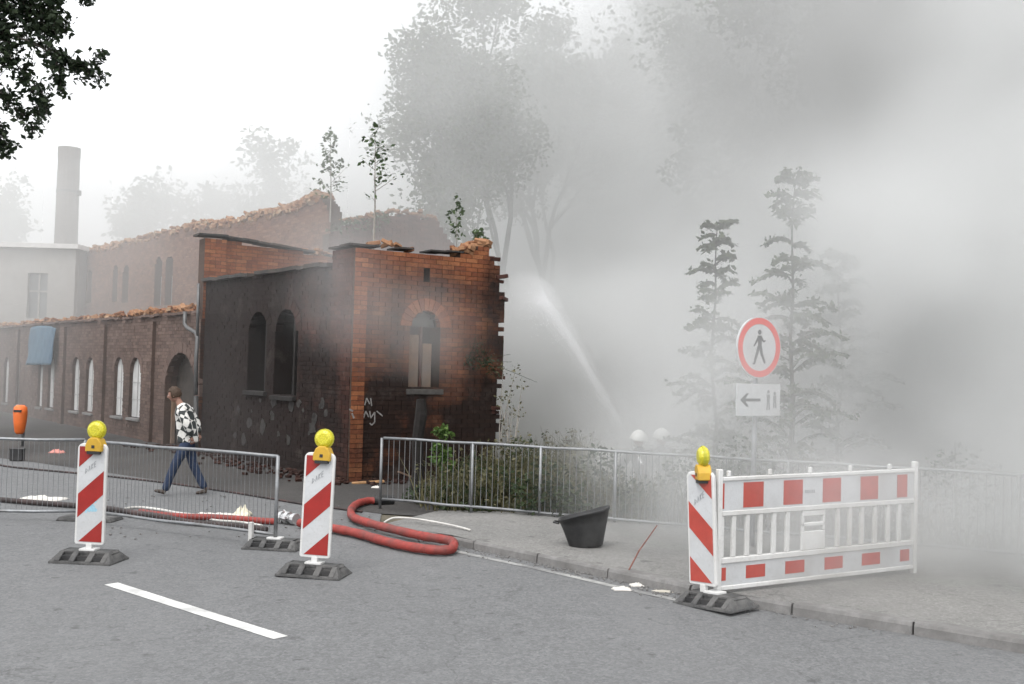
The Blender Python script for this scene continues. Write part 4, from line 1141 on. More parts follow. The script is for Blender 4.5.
# orange bin on a post, black box, blue sheet, tape
q = G(19, 447); bn = empty('litter_bin', (q.x, q.y, 0)); tag(bn, 'orange rounded litter bin hanging on a post before the low hall', 'bin')
zt_ = P(19, 405, q.y).z; zb_ = P(19, 434, q.y).z; wr = (P(26, 420, q.y).x - P(12.5, 420, q.y).x) / 2
mb = MB(); hB = zt_ - zb_
mb.lathe((q.x, q.y, zb_), [(wr * .45, 0), (wr * .7, hB * .08), (wr * .92, hB * .45), (wr, hB * .75), (wr * .9, hB * .93), (wr * .5, hB), (wr * .2, hB)], 16); mb.build('bin_body', M_orange, bn, smooth=True)
mb = MB(); mb.tube([(q.x - .0, q.y + wr * 1.1, 0), (q.x, q.y + wr * 1.1, zt_ - .05)], .035, 8); mb.build('post', M_steel, bn, smooth=True)
mb = MB(); mb.box((q.x, q.y - wr * .85, zb_ + hB * .8), (wr * 1.1, wr * .3, hB * .08)); mb.build('slot', M_black, bn)
q = G(17, 461); s_ = (P(23.5, 455, q.y).x - P(11, 455, q.y).x)
bx = empty('black_box', (q.x, q.y, 0), R(4)); tag(bx, 'small black square box on the ground under the orange bin', 'box')
mb = MB(); mb.box((0, 0, s_ / 2), (s_, s_ * .6, s_ * .94)); mb.build('box_body', M_black, bx, world=False, bevel=.012)
mb = MB(); mb.box((0, 0, s_ - .012), (s_ * 1.04, s_ * .64, .03)); mb.build('lid', M_black, bx, world=False, bevel=.006)
# blue sheet hung over the third window pair
N = 14; M_ = 16; mb = MB(); vs = []
for j in range(M_ + 1):
    for i in range(N + 1):
        x = 35 + (60 - 35) * i / N - (1.5 if j > 10 else 0) * (j - 10) / 6; y = 326 + (365 - 326) * j / M_ + (2.5 * (abs(i / N - .5) * 2) ** 3 if j == 0 else 0)
        p = wp(lf, LA_, U, x, y, -0.12 - .05 * abs(sin(i * 1.1 + j * .25)) - .10 * j / M_); vs.append(p)
mb.add(vs, [(j * (N + 1) + i, j * (N + 1) + i + 1, (j + 1) * (N + 1) + i + 1, (j + 1) * (N + 1) + i) for j in range(M_) for i in range(N)])
o = mb.build('blue_sheet', M_blue, None, smooth=True); sm = o.modifiers.new('s', 'SOLIDIFY'); sm.thickness = .02
tag(o, 'faded blue sheet hung over a pair of windows of the low hall', 'sheet')
# length of red and white tape trailing from the wall
tp = [wp(lf, LA_, U, x, y, -0.3 - .02 * i) for i, (x, y) in enumerate(((30, 413), (34, 419), (37, 427), (40, 433), (43, 440)))]
tp = smooth_path(tp, 3); tr_ = None
tape = empty('barrier_tape', tp[-1]); tape.location.z = 0; tag(tape, 'short red and white tape trailing beside the orange bin', 'tape')
for i, (a, b) in enumerate(zip(tp, tp[1:])):
    mb = MB(); mb.tube([a, b], .028, 5, flat=.2); mb.build('tape_piece', M_foilr if i % 3 == 0 else M_whitepl, tape)

# ------------------------------------------------------------------ overturned black tub on the pavement
tubp = G(586, 546, .1); tub = empty('mortar_tub', (tubp.x, tubp.y, .10), R(-12)); tub.scale = (.80, .80, .80); tub.rotation_euler[1] = R(-5); tag(tub, 'black rubber mortar tub standing on the pavement by the railing', 'tub')
mb = MB(); seg = 28; prof = [(.20, 0.0), (.215, .015), (.29, .30), (.325, .43), (.335, .43), (.335, .455), (.31, .455), (.275, .29), (.20, .03)]
vs = []
for (ra, h) in prof:
    for k in range(seg):
        t_ = 2 * pi * k / seg; vs.append((ra * cos(t_) * 1.08, ra * sin(t_) * .85, h * (1 + .16 * cos(t_) * (h / .45)) + .018 * sin(3 * t_) * h))
fs = [(i * seg + k, i * seg + (k + 1) % seg, (i + 1) * seg + (k + 1) % seg, (i + 1) * seg + k) for i in range(len(prof) - 1) for k in range(seg)] + [tuple(range(seg - 1, -1, -1)), tuple((len(prof) - 1) * seg + k for k in range(seg))]
mb.add(vs, fs); mb.build('tub_body', M_black, tub, world=False, smooth=True)
mb = MB(); mb.tube([(-.34, -.08, .33), (-.42, -.05, .345), (-.42, .05, .345), (-.34, .08, .33)], .014, 8); mb.build('handle', M_black, tub, world=False, smooth=True)
# leaning stick
q = G(629, 570, .1); mb = MB(); mb.tube([(0, 0, 0), (.1, .05, .18), (.28, .12, .42)], [.008, .007, .005], 6)
o = mb.build('stick', mat('reddish_stick', (.20, .08, .06), .8, .3, 9, .2), None, world=False); o.location = (q.x, q.y, .1); tag(o, 'thin reddish stick leaning up from the pavement right of the tub', 'stick')

# ------------------------------------------------------------------ sign post
SP = G(768, 512, .0); SP = P(766, 500, 11.55); SPx, SPy = P(762, 400, 11.55).x, 11.55
sg = empty('no_pedestrians_sign', (SPx - .05, SPy, 0), R(33)); tag(sg, 'round red-ringed no pedestrians sign above a white arrow plate on a post', 'sign')
zc = P(758, 347.5, SPy).z; rs = (P(758, 318, SPy).z - P(758, 378, SPy).z) / 2 * 1.03
mb = MB(); mb.tube([(0.01, .05, -1.0), (0.01, .05, zc + rs * .8)], .03, 10); mb.build('post', M_steel, sg, world=False, smooth=True)
def disc(r_, y0, y1, m_, name, parent, cx=0, cz=zc, n=40, sq=1.0):
    mb = MB(); mb.prism([(cx + cos(2 * pi * k / n) * r_ * sq, cz + sin(2 * pi * k / n) * r_) for k in range(n)], y0, y1, axis='y'); return mb.build(name, m_, parent, world=False)
SQ = 1.0
plate = empty_ = None
pd = disc(rs, -.012, .012, M_foilw, 'sign_disc', sg, sq=SQ)
M_ringr = mat('sign_red', (.60, .045, .03), .45, .06, 6, 0); M_blk = mat('sign_black', (.03, .03, .032), .5, .1, 9, 0)
# red ring
mb = MB(); n = 40; vs = []
for rr_ in (rs * .96, rs * .76):
    for yy in (-.0125, -.0155):
        vs += [(cos(2 * pi * k / n) * rr_ * SQ, yy, zc + sin(2 * pi * k / n) * rr_) for k in range(n)]
fs = []
for k in range(n):
    k2 = (k + 1) % n
    fs += [(n + k, n + k2, 3 * n + k2, 3 * n + k), (k, k2, n + k2, n + k), (2 * n + k, 3 * n + k, 3 * n + k2, 2 * n + k2)]
mb.add(vs, fs); mb.build('red_ring', M_ringr, pd, world=False)
# walking figure
fg = MB(); S_ = rs * .62
def poly(pts): fg.prism([(x * S_, zc + z * S_) for x, z in pts], -.0150, -.0122, axis='y')
fg.prism([(cos(2 * pi * k / 14) * S_ * .13, zc + S_ * .80 + sin(2 * pi * k / 14) * S_ * .13) for k in range(14)], -.015, -.0122, axis='y')
def seg2(a, b, w0, w1):
    dx, dy = b[0] - a[0], b[1] - a[1]; L = sqrt(dx * dx + dy * dy); nx_, ny_ = -dy / L, dx / L
    poly([(a[0] - nx_ * w0, a[1] - ny_ * w0), (b[0] - nx_ * w1, b[1] - ny_ * w1), (b[0] + nx_ * w1, b[1] + ny_ * w1), (a[0] + nx_ * w0, a[1] + ny_ * w0)])
seg2((0, .62), (.04, .0), .15, .12)
seg2((-.04, .05), (-.20, -.42), .10, .08); seg2((-.20, -.38), (-.36, -.86), .08, .06); seg2((-.34, -.86), (-.48, -.84), .04, .04)
seg2((.08, .05), (.20, -.42), .10, .08); seg2((.20, -.38), (.42, -.80), .08, .06)
seg2((-.08, .56), (-.26, .24), .06, .05); seg2((-.26, .26), (-.40, .06), .05, .04)
seg2((.10, .56), (.30, .30), .06, .05); seg2((.30, .32), (.44, .38), .05, .04)
fg.build('walking_figure', M_blk, pd, world=False)
# lower plate with arrow and pedestrian symbols
z1, z0 = P(760, 384, SPy).z, P(760, 416, SPy).z; x0, x1 = (P(739, 400, SPy).x - SPx) / cos(R(37)) * 1.06, (P(782, 400, SPy).x - SPx) / cos(R(37)) * 1.25
mb = MB(); mb.prism([(x0, z0), (x1, z0), (x1, z1), (x0, z1)], -.012, .0, axis='y'); ap = mb.build('arrow_plate', M_foilw, sg, world=False, bevel=.003)
xm = x0 + (x1 - x0) * .08; zc2 = (z0 + z1) / 2; L_a = (x1 - x0) * .46; mb = MB()
mb.prism([(xm + .06, zc2 - .016), (xm + L_a, zc2 - .016), (xm + L_a, zc2 + .016), (xm + .06, zc2 + .016)], -.0148, -.0122, axis='y')
mb.prism([(xm, zc2), (xm + .10, zc2 - .075), (xm + .135, zc2 - .075), (xm + .07, zc2), (xm + .135, zc2 + .075), (xm + .10, zc2 + .075)], -.0149, -.0122, axis='y')
mb.build('arrow', M_blk, ap, world=False)
mb = MB()
for (cx, hh) in ((x0 + (x1 - x0) * .72, .125), (x0 + (x1 - x0) * .87, .10)):
    mb.prism([(cx + cos(2 * pi * k / 10) * .020, zc2 + hh * .75 + sin(2 * pi * k / 10) * .022) for k in range(10)], -.0148, -.0122, axis='y')
    mb.prism([(cx - .022, zc2 - .01), (cx + .022, zc2 - .01), (cx + .026, zc2 + hh * .5), (cx - .026, zc2 + hh * .5)], -.0148, -.0122, axis='y')
    mb.prism([(cx - .026, zc2 - hh * .9), (cx - .008, zc2 - hh * .9), (cx + .0, zc2 - .01), (cx - .02, zc2 - .01)], -.0148, -.0122, axis='y')
    mb.prism([(cx + .010, zc2 - hh * .9), (cx + .030, zc2 - hh * .9), (cx + .022, zc2 - .01), (cx + .003, zc2 - .01)], -.0149, -.0123, axis='y')
mb.build('pedestrian_symbol', mat('sign_grey', (.16, .16, .165), .5, .1, 9, 0), ap, world=False)
for zz in (zc + rs * .4, zc - rs * .5, zc2):
    mb = MB(); mb.box((.01, .03, zz), (.10, .07, .03)); mb.build('clamp', M_steel, sg, world=False)

# ------------------------------------------------------------------ people
def skin_mesh(name, joints, edges, m_, parent, subdiv=2, root=None):
    names = list(joints); idx = {n_: i for i, n_ in enumerate(names)}
    me = bpy.data.meshes.new(name); me.from_pydata([joints[n_][0] for n_ in names], [(idx[a], idx[b]) for a, b in edges], [])
    o = bpy.data.objects.new(name, me); C.objects.link(o)
    bm = bmesh.new(); bm.from_mesh(me); sl_ = bm.verts.layers.skin.verify()
    for v_ in bm.verts:
        r_ = joints[names[v_.index]][1]; r_ = r_ if isinstance(r_, (tuple, list)) else (r_, r_)
        v_[sl_].radius = r_; v_[sl_].use_root = (names[v_.index] == (root or names[0]))
    bm.to_mesh(me); bm.free()
    s_ = o.modifiers.new('skin', 'SKIN'); s_.branch_smoothing = .6
    sb = o.modifiers.new('sub', 'SUBSURF'); sb.levels = subdiv; sb.render_levels = subdiv
    dg = bpy.context.evaluated_depsgraph_get(); dg.update()
    nm = bpy.data.meshes.new_from_object(o.evaluated_get(dg)); o.modifiers.clear(); o.data = nm; nm.materials.clear(); nm.materials.append(m_)
    nm.polygons.foreach_set('use_smooth', [True] * len(nm.polygons))
    o.parent = parent; return o
M_skin = mat('skin', (.27, .15, .11), .6, .1, 30, .05)
M_hair = mat('brown_hair', (.05, .03, .018), .7, .35, 60, .5)
M_jean = mat('blue_denim', (.020, .032, .065), .85, .3, 25, .3)
M_shoe = mat('dark_leather', (.05, .036, .028), .6, .3, 12, .2)
def checked():
    t = NT('checked_jacket'); v = t.obj()
    mp = t.n('ShaderNodeMapping'); t.l(v, mp.inputs[0]); mp.inputs['Rotation'].default_value = (0, R(22), 0)
    ck_ = t.n('ShaderNodeTexChecker'); ck_.inputs['Scale'].default_value = 9.0; ck_.inputs[1].default_value = (.62, .61, .58, 1); ck_.inputs[2].default_value = (.035, .04, .04, 1)
    wv = t.n('ShaderNodeVectorMath', operation='ADD'); nn = t.n('ShaderNodeTexNoise'); nn.inputs['Scale'].default_value = 3.5; t.l(mp.outputs[0], nn.inputs['Vector'])
    sc_ = t.n('ShaderNodeVectorMath', operation='SCALE'); sc_.inputs['Scale'].default_value = .14; t.l(nn.outputs['Color'], sc_.inputs[0])
    t.l(mp.outputs[0], wv.inputs[0]); t.l(sc_.outputs[0], wv.inputs[1]); t.l(wv.outputs[0], ck_.inputs['Vector'])
    n2 = t.noise(30, 3, .6, v); c = t.mix(.5, ck_.outputs[0], t.ramp(n2, [(.3, .7), (.7, 1.2)]), 'MULTIPLY')
    t.l(c, t.b.inputs['Base Color']); t.b.inputs['Roughness'].default_value = .85; t.bump(n2, .4, .01); return t.m
def head(parent, c, yaw, pitch, hair_m, helmet=False, body_names=None):
    """a shaped head: skull, jaw, nose, ears, eyes; c is the middle of the head, face toward +x before yaw"""
    rot = Matrix.Rotation(yaw, 3, 'Z') @ Matrix.Rotation(pitch, 3, 'Y')
    bm = bmesh.new(); bmesh.ops.create_uvsphere(bm, u_segments=28, v_segments=20, radius=1)
    for v_ in bm.verts:
        x, y, z = v_.co
        sx2, sy2, sz2 = .098, .078, .118
        jaw = max(0, -z)
        y *= 1 - .30 * jaw; X = x * (1 - .10 * jaw)
        px_, py_, pz_ = X * sx2, y * sy2, z * sz2
        if x > .2:
            px_ += .012 * jaw * x
            g1 = math.exp(-((y / .16) ** 2 + ((z + .12) / .20) ** 2)); px_ += .026 * g1      # nose
            g2 = math.exp(-(((abs(y) - .36) / .15) ** 2 + ((z - .05) / .12) ** 2)); px_ -= .010 * g2   # eye sockets
            g3 = math.exp(-((y / .35) ** 2 + ((z - .22) / .10) ** 2)); px_ += .005 * g3      # brow
            g4 = math.exp(-((y / .28) ** 2 + ((z + .50) / .07) ** 2)); px_ += .006 * g4      # lips
            g5 = math.exp(-((y / .25) ** 2 + ((z + .82) / .12) ** 2)); px_ += .010 * g5      # chin
        v_.co = rot @ Vector((px_, py_, pz_)) + Vector(c)
    me = bpy.data.meshes.new('head'); bm.to_mesh(me); bm.free(); me.polygons.foreach_set('use_smooth', [True] * len(me.polygons)); me.materials.append(M_skin)
    h = bpy.data.objects.new('head', me); C.objects.link(h); h.parent = parent
    for s_ in (-1, 1):
        mb = MB(); cc_ = rot @ Vector((.078, s_ * .029, .006)) + Vector(c)
        mb.lathe(cc_, [(.004, -.01), (.010, -.006), (.012, 0), (.010, .006), (.004, .01)], 10); mb.build('eye', mat('eye_white', (.5, .5, .5), .3, .05, 9, 0), h, world=False, smooth=True)
        mb = MB(); cc_ = rot @ Vector((-.005, s_ * .080, -.005)) + Vector(c); mb.box(cc_, (.036, .016, .06), rot); mb.build('ear', M_skin, h, world=False, bevel=.006)
    if not helmet:
        bm = bmesh.new(); bmesh.ops.create_uvsphere(bm, u_segments=28, v_segments=20, radius=1)
        dl = [v_ for v_ in bm.verts if (v_.co.x > .50 and v_.co.z < .34) or v_.co.z < -.55]
        bmesh.ops.delete(bm, geom=dl, context='VERTS')
        for v_ in bm.verts:
            x, y, z = v_.co; k = 1 + .13 * mnoise.noise(Vector((x * 5, y * 5, z * 5))) + .05 * mnoise.noise(Vector((x * 14, y * 14, z * 14)))
            v_.co = rot @ Vector((x * .110 * k - .004, y * .090 * k, z * .127 * k + .006)) + Vector(c)
        me = bpy.data.meshes.new('hair'); bm.to_mesh(me); bm.free(); me.polygons.foreach_set('use_smooth', [True] * len(me.polygons)); me.materials.append(hair_m)
        o = bpy.data.objects.new('hair', me); C.objects.link(o); o.parent = parent; o.modifiers.new('s', 'SOLIDIFY').thickness = .012
    else:
        bm = bmesh.new(); bmesh.ops.create_uvsphere(bm, u_segments=32, v_segments=20, radius=1)
        bmesh.ops.delete(bm, geom=[v_ for v_ in bm.verts if v_.co.z < -.25], context='VERTS')
        for v_ in bm.verts:
            x, y, z = v_.co; comb = .008 * math.exp(-(y / .3) ** 2) if z > .2 else 0
            fl = 1 + (.07 if z < -.12 else 0)
            v_.co = rot @ Vector((x * .150 * fl, y * .130 * fl, z * (.135 + comb) + .03)) + Vector(c)
        me = bpy.data.meshes.new('helmet'); bm.to_mesh(me); bm.free(); me.polygons.foreach_set('use_smooth', [True] * len(me.polygons))
        me.materials.append(mat('helmet_white', (.82, .82, .78), .35, .04, 6, 0, dirt=(.5, .5, .46), dirt_amt=.3))
        o = bpy.data.objects.new('helmet', me); C.objects.link(o); o.parent = parent; o.modifiers.new('s', 'SOLIDIFY').thickness = .008
    return h
def hand(parent, wrist, d, curl_dir, m_=None):
    """palm with four unequal curled fingers and a thumb from its side"""
    d = Vector(d).normalized(); c_ = Vector(curl_dir).normalized(); s_ = d.cross(c_).normalized(); w0 = Vector(wrist)
    J = {'wr': (w0, (.028, .02)), 'pm': (w0 + d * .05, (.038, .018)), 'kn': (w0 + d * .085, (.040, .016))}
    E = [('wr', 'pm'), ('pm', 'kn')]
    h = skin_mesh('hand', J, E, m_ or M_skin, parent, 1)
    for k, (off, L) in enumerate(((-.030, .062), (-.010, .072), (.010, .068), (.029, .052))):
        a = w0 + d * .088 + s_ * off; b = a + (d * .85 + c_ * .5) * L * .5; e = b + (d * .2 + c_ * .95) * L * .5
        skin_mesh('finger', {'a': (a, .0095), 'b': (b, .009), 'c': (e, .0075)}, [('a', 'b'), ('b', 'c')], m_ or M_skin, h, 1)
    a = w0 + d * .03 - s_ * .034; b = a - s_ * .022 + d * .03 + c_ * .012; e = b + d * .026 + c_ * .014
    skin_mesh('thumb', {'a': (a, .012), 'b': (b, .0105), 'c': (e, .008)}, [('a', 'b'), ('b', 'c')], m_ or M_skin, h, 1)

# walking man: local frame faces +x, then turned to walk left
pm = G(186, 495); man = empty('person', (pm.x, pm.y, .004), R(180 + 8)); man.scale = (.93, .93, .93)
tag(man, 'man in a black and white checked jacket and jeans walking left past the ruin', 'person')
Hs = 1.0
J = {'pelvis': ((0, 0, .90), (.13, .15)), 'waist': ((.02, 0, 1.04), (.12, .145)), 'chest': ((.07, 0, 1.26), (.125, .175)), 'shoulders': ((.11, 0, 1.42), (.10, .14)), 'neck': ((.155, 0, 1.50), (.055, .055)), 'skull': ((.20, 0, 1.58), (.06, .06)),
     'hipL': ((0, .09, .86), .10), 'kneeL': ((.17, .09, .48), .062), 'ankL': ((.32, .09, .10), .045),
     'hipR': ((0, -.09, .86), .10), 'kneeR': ((-.08, -.09, .48), .062), 'ankR': ((-.29, -.09, .13), .045),
     'shL': ((.10, .19, 1.38), .062), 'elL': ((-.03, .25, 1.14), .048), 'wrL': ((-.08, .16, .95), .034),
     'shR': ((.10, -.19, 1.38), .062), 'elR': ((-.08, -.27, 1.16), .048), 'wrR': ((-.13, -.15, .98), .034)}
E = [('pelvis', 'waist'), ('waist', 'chest'), ('chest', 'shoulders'), ('shoulders', 'neck'), ('neck', 'skull'), ('pelvis', 'hipL'), ('hipL', 'kneeL'), ('kneeL', 'ankL'), ('pelvis', 'hipR'), ('hipR', 'kneeR'), ('kneeR', 'ankR'),
     ('shoulders', 'shL'), ('shL', 'elL'), ('elL', 'wrL'), ('shoulders', 'shR'), ('shR', 'elR'), ('elR', 'wrR')]
Jb = {k: (v[0], tuple(r * (.70 if k not in ('neck', 'skull') else 1) for r in (v[1] if isinstance(v[1], tuple) else (v[1], v[1])))) for k, v in J.items()}
skin_mesh('body', Jb, E, M_skin, man, 2)
Jc = {k: (J[k][0], tuple(r * 1.16 for r in (J[k][1] if isinstance(J[k][1], tuple) else (J[k][1], J[k][1])))) for k in ('waist', 'chest', 'shoulders', 'shL', 'elL', 'wrL', 'shR', 'elR', 'wrR')}
Jc['hem'] = ((-.01, 0, .84), (.175, .19)); Jc['waist'] = ((.0, 0, 1.03), (.165, .18)); Jc['chest'] = ((.05, 0, 1.26), (.165, .205)); Jc['shoulders'] = ((.10, 0, 1.425), (.115, .15)); Jc['collar'] = ((.155, 0, 1.505), (.092, .10)); Jc['shoulders'] = ((.10, 0, 1.425), (.13, .17))
for k in ('shL', 'shR'): Jc[k] = (J[k][0], .088)
for k in ('elL', 'elR'): Jc[k] = (J[k][0], .078)
for k in ('wrL', 'wrR'): Jc[k] = (J[k][0], .055)
skin_mesh('jacket', Jc, [('hem', 'waist'), ('waist', 'chest'), ('chest', 'shoulders'), ('shoulders', 'collar'), ('shoulders', 'shL'), ('shL', 'elL'), ('elL', 'wrL'), ('shoulders', 'shR'), ('shR', 'elR'), ('elR', 'wrR')], checked(), man, 2)
Jt = {'w': ((-.005, 0, .95), (.135, .155)), 'p': ((0, 0, .88), (.14, .16)), 'hipL': ((.01, .09, .82), .105), 'tL': ((.10, .09, .64), .088), 'kneeL': ((.175, .09, .48), .078), 'cL': ((.25, .09, .28), .068), 'ankL': ((.318, .09, .06), .066),
      'hipR': ((-.01, -.09, .82), .105), 'tR': ((-.04, -.09, .66), .088), 'kneeR': ((-.08, -.09, .48), .078), 'cR': ((-.18, -.09, .28), .068), 'ankR': ((-.282, -.09, .085), .066)}
skin_mesh('jeans', Jt, [('w', 'p'), ('p', 'hipL'), ('hipL', 'tL'), ('tL', 'kneeL'), ('kneeL', 'cL'), ('cL', 'ankL'), ('p', 'hipR'), ('hipR', 'tR'), ('tR', 'kneeR'), ('kneeR', 'cR'), ('cR', 'ankR')], M_jean, man, 2)
for (ax, ay, az, pt) in ((.32, .09, .07, .25), (-.30, -.09, .07, -.12)):
    f_ = Vector((cos(pt), 0, sin(pt)))
    a = Vector((ax, ay, az)); 
    skin_mesh('shoe', {'h': (a - f_ * .05 + Vector((0, 0, -.02)), (.042, .04)), 'm': (a + f_ * .05 + Vector((0, 0, -.022)), (.045, .036)), 't': (a + f_ * .17 + Vector((0, 0, -.035)), (.040, .022)), 'k': (a + Vector((0, 0, .03)), .045)}, [('h', 'm'), ('m', 't'), ('h', 'k')], M_shoe, man, 2)
head(man, (.235, 0, 1.615), 0, R(14), M_hair)
hand(man, (-.08, .155, .945), (-.15, -.3, -.9), (.3, -.9, 0)); hand(man, (-.135, -.145, .975), (-.1, .3, -.9), (.3, .9, 0))

# two firefighters on the lower ground behind the railing, crouching at the branch pipe
M_coat = mat('dark_turnout', (.035, .038, .045), .85, .25, 14, .3); M_glove = mat('work_glove', (.12, .10, .08), .8, .2, 20, .2)
def firefighter(px_, py_, Y, label, facing):
    hd = P(px_, py_, Y); base = hgt(hd.x, Y)
    hh = hd.z - base                      # helmet centre above the ground
    root = empty('person', (hd.x, Y, base), facing); tag(root, label, 'person', 'firefighters with white helmets')
    if hh > 1.6: root.scale = (min(1.06, hh / 1.6),) * 3
    drop = 1.60 - hh if hh < 1.6 else 0    # knees bend by this
    pz_ = .90 - drop
    J = {'pelvis': ((-.10, 0, pz_), (.14, .16)), 'waist': ((-.07, 0, pz_ + .14), (.14, .16)), 'chest': ((0, 0, pz_ + .36), (.15, .19)), 'shoulders': ((.03, 0, pz_ + .52), (.11, .15)), 'neck': ((.03, 0, pz_ + .60), (.06, .06)), 'skull': ((.02, 0, pz_ + .66), .06),
         'hipL': ((-.08, .10, pz_ - .03), .11), 'kneeL': ((.24, .14, max(.42, pz_ * .52)), .085), 'ankL': ((.12, .14, .10), .07),
         'hipR': ((-.10, -.10, pz_ - .03), .11), 'kneeR': ((.14, -.16, max(.36, pz_ * .45)), .085), 'ankR': ((-.20, -.16, .10), .07),
         'shL': ((.03, .21, pz_ + .47), .085), 'elL': ((.16, .28, pz_ + .22), .068), 'wrL': ((.36, .12, pz_ + .26), .05),
         'shR': ((.03, -.21, pz_ + .47), .085), 'elR': ((.08, -.30, pz_ + .20), .068), 'wrR': ((.26, -.16, pz_ + .14), .05)}
    skin_mesh('body', J, E, M_coat, root, 2)
    for w_, s_ in (((.36, .12, pz_ + .26), 1), ((.26, -.16, pz_ + .14), -1)): hand(root, w_, (.9, -.2 * s_, .1), (0, -.8 * s_, -.5), M_glove)
    for a in ((.12, .14, .06), (-.20, -.16, .06)):
        a = Vector(a); skin_mesh('boot', {'h': (a - Vector((.04, 0, .01)), .05), 't': (a + Vector((.16, 0, -.02)), (.05, .035)), 'k': (a + Vector((0, 0, .16)), .07)}, [('h', 't'), ('h', 'k')], M_black, root, 1)
    head(root, (.03, 0, pz_ + .70), 0, R(-6), M_hair, helmet=True)
    return root, Vector((hd.x, Y, base + pz_))
FY = 16.6
ff1, h1 = firefighter(640, 440.5, FY, 'left of two firefighters in white helmets, low behind the railing beside the water jet', R(120))
ff2, h2 = firefighter(663, 438.5, FY + .5, 'right of two firefighters in white helmets, low behind the railing', R(125))
# branch pipe and jet
nzl = P(632, 443, FY + .1)
jet_end = P(538, 296, 20)
root = empty('nozzle', nzl); tag(root, 'hose nozzle held by the left firefighter at the start of the water jet', 'nozzle')
dj = (jet_end - nzl); dj.normalize(); dj0 = (dj + Vector((0, 0, .25))).normalized()
mb = MB(); mb.tube([nzl - dj0 * .45, nzl - dj0 * .1, nzl], [.035, .03, .016], 10); mb.build('branch_pipe', M_chrome, root)
mb = MB(); mb.tube([nzl - dj0 * .45, nzl - dj0 * .7 + Vector((.05, 0, -.2)), nzl + Vector((.35, .2, -.75)), nzl + Vector((1.2, .6, hgt(nzl.x + 1.2, FY + .6) - nzl.z + .05)), nzl + Vector((3.0, .2, hgt(nzl.x + 3, FY) - nzl.z + .05))], .036, 10); mb.build('supply_hose', M_hosedk, root, smooth=True)
# the water: a widening column of spray that rises and breaks up
def spray_mat(name, dens):
    m = bpy.data.materials.new(name); m.use_nodes = True; t = m.node_tree; t.nodes.remove(t.nodes['Principled BSDF'])
    v = t.nodes.new('ShaderNodeVolumePrincipled'); v.inputs['Color'].default_value = (.97, .975, .98, 1); v.inputs['Density'].default_value = dens; v.inputs['Anisotropy'].default_value = .2
    t.links.new(v.outputs[0], t.nodes['Material Output'].inputs['Volume']); return m
def spray(name, pts, rads, dens, label):
    mb = MB(); c = smooth_path(pts, 5); rr_ = []
    for i in range(len(c)):
        f_ = i / (len(c) - 1) * (len(rads) - 1); k = min(int(f_), len(rads) - 2); rr_.append(rads[k] + (rads[k + 1] - rads[k]) * (f_ - k))
    mb.tube(c, [r_ * (1 + .10 * mnoise.noise(Vector((i * .5, 0, 0)))) for i, r_ in enumerate(rr_)], 14)
    o = mb.build(name, spray_mat(name + '_volume', dens), None); tag(o, label, 'water jet', kind='stuff'); return o
jp = [nzl, P(605, 399, FY + .3), P(572, 343, FY + .7), P(549, 310, FY + 1.0), P(538, 298, FY + 1.2), P(524, 296, FY + 1.5)]
spray('water_jet', jp, [.03, .10, .18, .26, .34, .46], .8, 'white jet of water arching up from the firefighters into the smoke')
spray('water_jet_core', [p_ + Vector((0, 0, .01)) for p_ in jp[:5]], [.02, .05, .08, .11, .14], 4, 'dense core of the white water jet')
dr = MB()
for k in range(350):
    t_ = random.random() ** .7; f_ = t_ * (len(jp) - 1.001); i = int(f_); p_ = jp[i] + (jp[i + 1] - jp[i]) * (f_ - i)
    sp_ = .04 + .38 * t_; p_ = p_ + Vector((random.gauss(0, sp_ * .5), random.gauss(0, sp_ * .5), random.gauss(0, sp_ * .5) - .5 * t_ * random.random() ** 3)); r_ = random.uniform(.003, .006)
    dr.add([p_ + Vector(q_) * r_ for q_ in ((1, 0, 0), (-1, 0, 0), (0, 1, 0), (0, -1, 0), (0, 0, 1.6), (0, 0, -1.6))], [(0, 2, 4), (2, 1, 4), (1, 3, 4), (3, 0, 4), (2, 0, 5), (1, 2, 5), (3, 1, 5), (0, 3, 5)])
o = dr.build('water_drops', mat('water_white', (.8, .82, .83), .2, .05, 9, 0)); tag(o, kind='stuff')
s2 = [P(707, 220, 30), P(701, 207, 30), P(695, 196, 30)]
spray('water_streak', s2, [.05, .07, .12], 9, 'thin white streak of water above the small trees')

